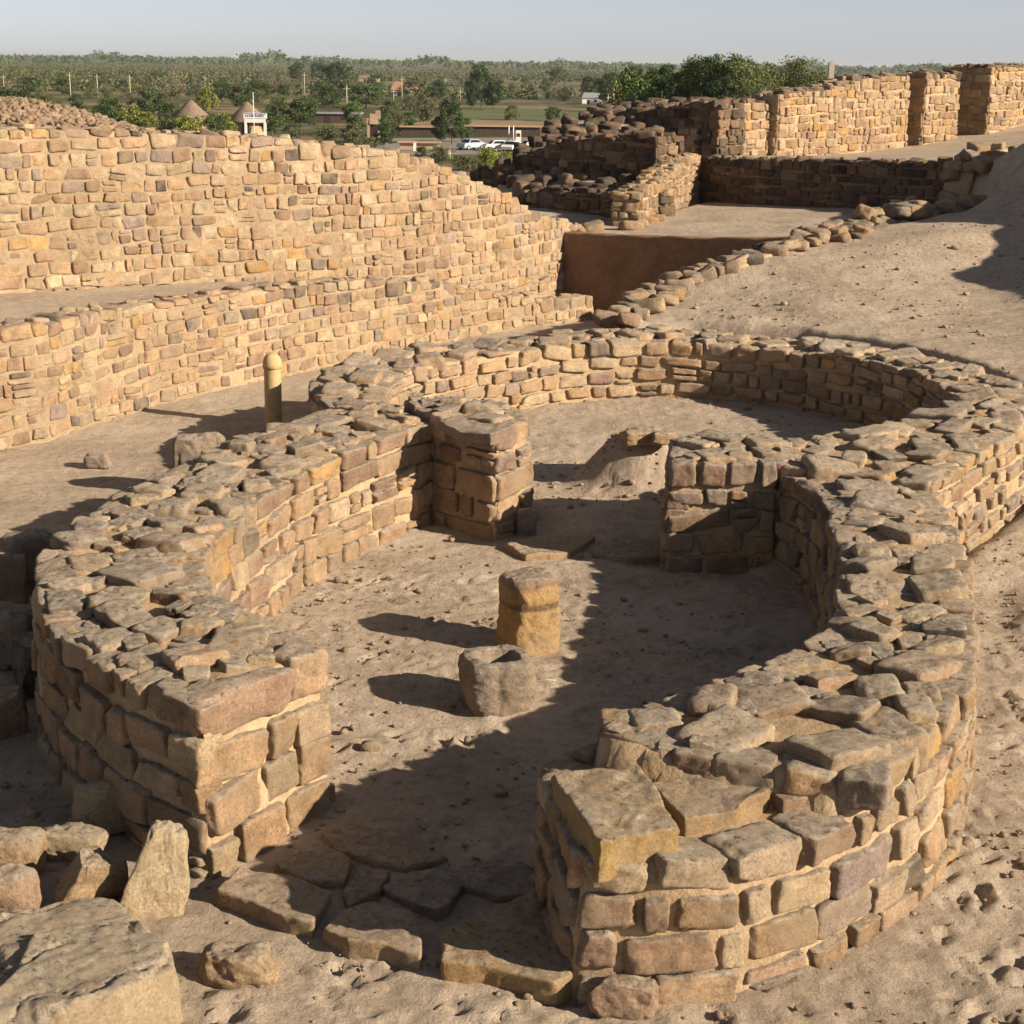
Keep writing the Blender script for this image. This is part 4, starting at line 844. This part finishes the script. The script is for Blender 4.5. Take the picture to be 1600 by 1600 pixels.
row = [('broad',1010,70,128),('high',1038,78,120),('broad',1058,76,124),('high',1078,90,116),('broad',1100,80,114),('high',1122,88,116),('broad',1142,84,112),('bushy',1166,76,114),('high',1180,70,124),('bushy',1202,62,116),('broad',1222,60,120),('bushy',1246,74,112),('bushy',1270,66,116)]
for k_, px, hh, dist in row:
    dist += random.uniform(-6, 6); d = ray(px, 170); x = d[0]/d[1]*dist; tz = PY(px, np.interp(px, [1010,1038,1058,1078,1100,1122,1142,1166,1180,1202,1222,1246,1270], [108,94,104,92,86,78,84,88,92,98,99,88,96]), dist)[2]; zg = gh(x, dist); _o = 'first second third fourth fifth sixth seventh eighth ninth tenth eleventh twelfth thirteenth fourteenth fifteenth'.split()[sorted(r[1] for r in row).index(px)]; plant(k_, x, dist, max(3, tz-zg), _o+' tree from the left in the dense skyline row behind the tumbled walls', .95)
# scattered middle distance scrub
cnt = 0
while cnt < 190:
    y = 255*math.exp(random.uniform(0, 1.05)); x = random.uniform(-.36, .34)*y
    if n2(np.array([x]), np.array([y]), .012, 91, 3)[0] < -.12: continue
    pj = CM.T @ np.array([x, y, GZP-CH]); ppx, ppy = 800+F*pj[0]/-pj[2], 800-F*pj[1]/-pj[2]
    if ppy > 176 or (700 < ppx < 1010 and ppy > 160): continue
    k_ = random.choices(('olive', 'green', 'dry', 'dark', 'yellow'), (6, 2, 2.2, 1.2, .5))[0]; plant(k_, x, y, HT[k_]*random.uniform(.5, .95), None, 1.1); cnt += 1
# far scrub as one mass
rs = np.random.default_rng(5); N = 24000; yy = 560*np.exp(rs.uniform(0, 1, N)**.8*2.45); xx = rs.uniform(-.37, .37, N)*yy; kk_ = n2(xx, yy, .006, 95, 3)+rs.uniform(-.5, .5, N) > -.22; xx, yy = xx[kk_], yy[kk_]
hh = 1.0+rs.uniform(0, 1, len(xx))**2.2*4.2; cl = np.c_[xx, yy, GZP+hh*.55, hh*.75]; cl2 = cl.copy(); cl2[:, 0] += rs.normal(0, 1.6, len(cl)); cl2[:, 2] += rs.uniform(0, 1.5, len(cl)); 
cl2 = cl2[cl2[:, 1] < 1300]; V, Q, cc = leaves(np.vstack([cl, cl2]), 17, .58, rs); tone = np.repeat(np.array([(.85, .9, .8), (1.15, 1.1, 1.0), (.5, .75, .6), (1.2, 1.15, 1.0)])[rs.integers(0, 4, len(cl)+len(cl2))], 68, 0)
structure(mesh('far_scrub', V, Q, M['leaf_olive'], None, cc*tone, smooth=False), 'stuff')
rs = np.random.default_rng(6); N = 2600; yy = rs.uniform(2200, 5200, N); xx = rs.uniform(-.38, .38, N)*yy; hv = 1+.9*np.maximum(0, n2(xx/yy*40, yy*0, 1, 97, 3)); cl = np.c_[xx, yy, GZP+rs.uniform(3, 9.5, N)*hv, rs.uniform(3, 6.5, N)*hv]
V, Q, cc = leaves(cl, 16, 2.6, rs); structure(mesh('skyline_woodland', V, Q, M['leaf_green'], None, cc, smooth=False), 'stuff')

# flat sheets on the plain
def sheet(name, pix, mat, dz): 
    pts = np.array([P(a, b, GZP) for a, b in pix]); pts[:, 2] += dz; structure(mesh(name, pts, [np.arange(len(pts))[None]], mat, None, smooth=False))
M['tarmac'] = plain('dusty_tarmac', (.22, .20, .18), .9, .15, .5); M['grass_field'] = plain('grass_field', (.10, .125, .05), .9, .3, .2); M['soil'] = plain('bare_soil', (.24, .175, .11), .9, .2, .15)
sheet('parking_lot', [(575, 244), (600, 216), (990, 214), (960, 238)], M['tarmac'], .02)
sheet('bare_soil', [(700, 196), (715, 187), (960, 190), (965, 204), (760, 204)], M['soil'], .012)
sheet('green_field', [(715, 186), (722, 169), (960, 172), (962, 189)], M['grass_field'], .03)
# building blocks
def boxes(bl):
    V, Q = [], []; 
    for x0, y0, z0, x1, y1, z1 in bl:
        k_ = len(V); V += [(x0, y0, z0), (x1, y0, z0), (x1, y1, z0), (x0, y1, z0), (x0, y0, z1), (x1, y0, z1), (x1, y1, z1), (x0, y1, z1)]
        Q += [[k_+a for a in f] for f in ((0, 3, 2, 1), (4, 5, 6, 7), (0, 1, 5, 4), (1, 2, 6, 5), (2, 3, 7, 6), (3, 0, 4, 7))]
    return np.array(V, float), np.array(Q)
M['white'] = plain('white_paint', (.75, .74, .70), .6, .05); M['blue'] = plain('blue_paint', (.06, .12, .42), .5); M['concrete'] = plain('concrete', (.42, .38, .33), .9); M['thatch'] = plain('thatch', (.20, .15, .115), .95, .3, 3); M['mudwall'] = plain('mud_wall', (.40, .29, .19), .9, .15, 1); M['unlit_inside'] = plain('dark_interior', (.035, .028, .024), .9); M['brick'] = plain('brick_brown', (.07, .05, .04), .9, .2, 1); M['tile'] = plain('roof_tile', (.33, .18, .12), .9, .2, 1); M['grey'] = plain('grey_paint', (.25, .26, .28), .6)  # near-black colour of doorways, windows and openings stands for unlit interiors
def at_(px, py): p = P(px, py, GZP); return p, math.hypot(p[0], p[1])/F
def B(name, bl, mat, T): V, Q = boxes(bl); return mesh(name, V+np.array(T['_o']), Q, M[mat], T, smooth=False)
def hut(px, py, w_, hroof, hw, label):
    p, s = at_(px, py); R_ = w_*s/2; T = thing('thatched_hut', label, 'hut', tuple(p)); H1 = hw*s; H2 = hroof*s
    V, Q = lathe([(R_*.78, 0), (R_*.78, H1)], 24, p); mesh('wall', V, Q, M['mudwall'], T)
    V, Q = lathe([(R_*.9, H1*.9), (R_, H1*.85), (R_*.97, H1*1.0), (R_*.6, H1+H2*.42), (R_*.25, H1+H2*.8), (.15, H1+H2), (.01, H1+H2)], 32, p); V = V+vnoise3(V*1.5, 3)*.08; mesh('thatched_roof', V, Q, M['thatch'], T)
    B('doorway', [(-R_*.15, -R_*.8, .1, R_*.15, -R_*.7, H1*.85)], 'unlit_inside', T)
hut(300, 210, 66, 28, 22, 'conical thatched hut, pointed roof left of the white gate')
hut(388, 210, 62, 28, 20, 'conical thatched hut right behind the white gate')
hut(118+0, 203, 34, 22, 12, 'small grey thatched hut near the left edge'); 
# gate sign
p, s = at_(400, 232); p[2] += 20*s; T = thing('gate_sign', 'white gateway frame with a blue lettered board on top, above the terrace wall', 'gate sign', tuple(p)); w2 = 17*s
B('post', [(-w2*.95, -.2, -20*s, -w2*.75, .2, 24*s)], 'white', T); B('post', [(w2*.75, -.2, -20*s, w2*.95, .2, 24*s)], 'white', T); B('crossbeam', [(-w2*.95, -.19, 18*s, w2*.95, .21, 24*s)], 'white', T)
bo = B('sign_board', [(-w2, -.25, 24.2*s, w2*1.05, .05, 32*s)], 'white', T)
V, Q = boxes([(w2*(-.85+i*.17), -.27, 26.3*s, w2*(-.85+i*.17)+w2*random.uniform(.09, .14), -.24, (29.4+random.uniform(-.5, .9))*s) for i in range(10)]+[(-w2*.95, -.265, 30.2*s, w2, -.24, 31.4*s)]); o = mesh('lettering', V+np.array(T['_o']), Q, M['blue'], bo, smooth=False) if False else None
ob = bpy.data.meshes.new('lettering'); ob.from_pydata([tuple(v) for v in V], [], [tuple(int(i) for i in q) for q in Q]); ob.materials.append(M['blue']); lo = bpy.data.objects.new('lettering', ob); COL.objects.link(lo); lo.parent = bo
# flag pole in front of the gate
def pole(name, px, py, hpx, label, group=None, r=.14, mat='concrete', cap=True, z=GZP, cat='pole'):
    p = P(px, py, z); s = math.hypot(p[0], p[1])/F; T = thing(name, label, cat, tuple(p), group)
    V, q, t = tube(p, p+np.array([0, 0, hpx*s]), r, 8, r*.7); mesh('shaft', V, [q, t], M[mat], T)
    if cap: B('crossarm', [(-.9, -.06, hpx*s-.9, .9, .06, hpx*s-.75)], mat, T)
pole('flag_pole', 398, 236, 86, 'thin metal flag pole standing in front of the white gate', r=.06, mat='white', cap=False, cat='flag pole')
for i, (px, py, hh_, lb) in enumerate([(7, 148, 28, 'utility pole at the far left edge of the plain'), (111, 160, 42, 'first of three evenly spaced utility poles at left'), (153, 152, 33, 'middle one of three evenly spaced utility poles at left'), (204, 154, 34, 'third of three evenly spaced utility poles at left'), (321, 140, 20, 'faint utility pole behind the dry shrub'), (476, 150, 34, 'utility pole left of the broad dark tree'), (542, 172, 36, 'thick utility pole right of the broad dark tree'), (615, 162, 22, 'shorter pole in front of the tile roofed house'), (628, 156, 34, 'taller pole in front of the tile roofed house'), (696, 148, 24, 'slim pole on the bare slope at centre'), (719, 158, 18, 'short white pole above the leaning tree'), (949, 185, 36, 'white pole left of the yellow green tree'), (958, 185, 44, 'taller white pole beside the yellow green tree')]):
    pole('utility_pole', px, py, hh_, lb, 'utility poles on the plain', r=.16 if hh_ > 30 else .12)
# houses and sheds
def house(name, px, py, w_, h_, d_, roofh, wallm, roofm, label, opening=True):
    p, s = at_(px, py); W2, H_, D = w_*s/2, h_*s, d_; T = thing(name, label, 'building', tuple(p))
    B('wall', [(-W2, 0, 0, W2, D, H_)], wallm, T)
    if roofh:
        rh = roofh*s; V = np.array([(-W2*1.08, -.3, H_), (W2*1.08, -.3, H_), (W2*1.08, D+.3, H_), (-W2*1.08, D+.3, H_), (-W2*.8, D/2, H_+rh), (W2*.8, D/2, H_+rh)])+p; mesh('roof', V, [np.array([[0, 1, 5, 4], [2, 3, 4, 5], [0, 3, 2, 1]]), np.array([[1, 2, 5], [3, 0, 4]])], M[roofm], T, smooth=False)
    else: B('roof', [(-W2-.3, -.4, H_+.003, W2+.3, D+.3, H_+.25)], roofm, T)
    if opening: B('doorway', [(-W2*.5, -.04, .05, -W2*.25, .1, H_*.75)], 'unlit_inside', T); B('window', [(W2*.2, -.04, H_*.4, W2*.5, .1, H_*.7)], 'unlit_inside', T)
house('house', 632, 150, 40, 9, 8, 12, 'concrete', 'tile', 'house with a brown pitched roof on the slope right of centre left')
house('house', 576, 128+0, 30, 5, 8, 5, 'mudwall', 'thatch', 'low pale house in the scrub near the broad dark tree')
house('house', 925, 163, 30, 9, 6, 8, 'white', 'grey', 'small white cottage with a grey pitched roof at the end of the green field')
house('shed', 525, 193, 72, 14, 5, 0, 'brick', 'grey', 'long low brown shed among the trees left of the pale ruin')
house('boundary_wall', 668, 213, 80, 13, .6, 0, 'brick', 'mudwall', 'dark boundary wall behind the parking, left of the leaning tree', False)
house('boundary_wall', 785, 213, 115, 14, .6, 0, 'brick', 'mudwall', 'dark boundary wall behind the parked cars', False)
house('boundary_wall', 880, 216, 44, 12, .6, 0, 'concrete', 'mudwall', 'grey boundary wall right of the white kiosk', False)
house('boundary_wall', 655, 234, 60, 10, .6, 0, 'mudwall', 'mudwall', 'low tan wall at the near side of the parking', False)
p, s = at_(584, 226); T = thing('ruined_gable', 'pale jagged masonry fragment with a dark opening beside the shed', 'ruin', tuple(p)); u = s
V, Q = boxes([(-10*u, 0, 0, -6*u, 1, 40*u), (-6*u, .002, 30*u, 6*u, 1, 46*u), (6*u, 0, 0, 9*u, 1, 20*u), (2*u, -.01, 38*u, 9*u, .98, 50*u)]); mesh('masonry', V+p+vnoise3(V*.7, 2)*.15, Q, M['mudwall'], T, smooth=False); B('dark_opening', [(-6*u, .3, 0, 6*u, .6, 30*u)], 'unlit_inside', T)
p, s = at_(810, 223); T = thing('kiosk', 'white upright kiosk box behind the parked cars', 'kiosk', tuple(p)); B('cabin', [(-4*s, 0, 0, 4*s, 1.2, 18*s)], 'white', T); B('hatch', [(-2.4*s, -.05, 9*s, 2.4*s, .1, 14*s)], 'unlit_inside', T)
for lab, px in (('left thin post beside the white kiosk', 795), ('right thin post beside the white kiosk', 802)): pole('signal_post', px, 222, 24, lab, 'thin posts by the kiosk', r=.1, mat='white', cap=False, cat='post')
for lab, px, py, hh_ in (('white gate post at the near side of the parking', 648, 236, 13), ('white low post right of the near parking wall', 702, 246, 12)):
    p, s = at_(px, py); T = thing('gate_post', lab, 'gate post', tuple(p), 'white posts round the parking'); B('post_body', [(-2*s, -.2, 0, 2*s, .2, hh_*s)], 'white', T); B('post_cap', [(-2.5*s, -.25, hh_*s+.003, 2.5*s, .25, hh_*s+.12)], 'concrete', T)
# cars
M['car_white'] = plain('car_white', (.8, .8, .8), .3, .02); M['car_blue'] = plain('car_blue', (.35, .42, .5), .35, .04); M['glass'] = plain('car_glass', (.02, .025, .03), .1); M['tyre'] = plain('tyre', (.02, .02, .02), .8); M['rim'] = plain('rim', (.5, .5, .5), .4)
def car(px, py, yaw, paint, label):
    p, _ = at_(px, py); T = thing('parked_car', label, 'car', (0, 0, 0), 'cars parked below the ruin')
    side = [(-2.1, .35), (-2.15, .75), (-1.95, .98), (-1.3, 1.02), (-.75, 1.48), (.75, 1.5), (1.55, 1.08), (2.05, .98), (2.15, .6), (2.1, .35)]; n_ = len(side)
    def ext(pr, w_, tap=None): V = [(x, -w_*(tap if tap and z > 1.2 else 1), z) for x, z in pr]+[(x, w_*(tap if tap and z > 1.2 else 1), z) for x, z in pr]; return V
    V = ext(side, .85, .82); me = bpy.data.meshes.new('body'); me.from_pydata(V, [], [tuple(range(n_)), tuple(range(2*n_-1, n_-1, -1))]+[(i, i+n_, (i+1) % n_+n_, (i+1) % n_) for i in range(n_)]); me.materials.append(M[paint]); o = bpy.data.objects.new('body', me); COL.objects.link(o); o.parent = T
    o = None
    for nm, pr in (('side_window', [(-1.1, 1.05), (-.68, 1.42), (.68, 1.43), (1.35, 1.08)]),):
        for sgn in (-1, 1):
            V = [(x, sgn*(.86 if z < 1.2 else .72), z) for x, z in pr]+[(x, sgn*(.80 if z < 1.2 else .66), z) for x, z in pr]; f = [(0, 1, 2, 3), (7, 6, 5, 4), (0, 4, 5, 1), (1, 5, 6, 2), (2, 6, 7, 3), (3, 7, 4, 0)]; me = bpy.data.meshes.new(nm); me.from_pydata(V, [], f); me.materials.append(M['glass']); o = bpy.data.objects.new(nm, me); COL.objects.link(o); o.parent = T
    for nm, a, b_ in (('windscreen', (-1.28, 1.05), (-.78, 1.46)), ('rear_window', (1.5, 1.12), (.8, 1.48))):
        sg = -1 if nm == 'windscreen' else 1; V = [(a[0]+sg*.03, -.74, a[1]), (a[0]+sg*.03, .74, a[1]), (b_[0]+sg*.03, .62, b_[1]), (b_[0]+sg*.03, -.62, b_[1])]; V += [(x-sg*.08, y, z-.02) for x, y, z in V]; me = bpy.data.meshes.new(nm); me.from_pydata(V, [], [(0, 1, 2, 3), (7, 6, 5, 4), (0, 4, 5, 1), (1, 5, 6, 2), (2, 6, 7, 3), (3, 7, 4, 0)]); me.materials.append(M['glass']); o = bpy.data.objects.new(nm, me); COL.objects.link(o); o.parent = T
    for x in (-1.35, 1.35):
        for y in (-.8, .8):
            v, q, t = tube((x, y-.1, .33), (x, y+.1, .33), .33, 16); w_ = mesh('wheel', v, [q, t], M['tyre'], T); v, q, t = tube((x, y-.11, .33), (x, y+.11, .33), .19, 10); me = mesh('rim', v, [q, t], M['rim'], None); me.parent = w_
    T.location = tuple(p+np.array([0, 0, .02])); T.rotation_euler = (0, 0, yaw)
car(778, 236, .35, 'car_white', 'white car parked nearest the kiosk, largest of the white cars'); car(800, 237, 1.2, 'car_white', 'white car seen end on, right of the largest white car'); car(830, 236, .5, 'car_white', 'rightmost white parked car beside the dark tumbled walls'); car(736, 234, .8, 'car_blue', 'pale blue car half hidden beside the leaning tree')
# thin standing pillar on the skyline
p = PY(1298, 124, 62); T = thing('standing_pillar', 'thin pale stone pillar standing on the skyline above the rampart', 'pillar', (p[0], p[1], gh(p[0], 62))); hh_ = PY(1298, 99, 62)[2]-T.location[2]
B('shaft', [(-.1, -.1, -.2, .1, .1, hh_)], 'concrete', T); B('cap', [(-.07, -.07, hh_+.003, .07, .07, hh_+.08)], 'concrete', T)

# remove unused prototypes
for k_, L_ in protos.items():
    for i, o in enumerate(L_):
        if (k_, i) not in used:
            for ch in list(o.children): bpy.data.objects.remove(ch)
            bpy.data.objects.remove(o)
for o in bpy.data.objects:
    if '_o' in o.keys(): del o['_o']
# haze
hm = bpy.data.materials.new('haze'); hm.use_nodes = True; n = hm.node_tree; n.nodes.clear(); o_ = n.nodes.new('ShaderNodeOutputMaterial'); pv = n.nodes.new('ShaderNodeVolumePrincipled'); pv.inputs['Color'].default_value = (.86, .9, .97, 1); pv.inputs['Density'].default_value = .00009; pv.inputs['Anisotropy'].default_value = .2; n.links.new(pv.outputs[0], o_.inputs['Volume'])
V, Q = boxes([(-9200, -80, -9.2, 9200, 9200, 14)]); me = mesh('haze', V, Q, hm, None, smooth=False); structure(me, 'stuff')
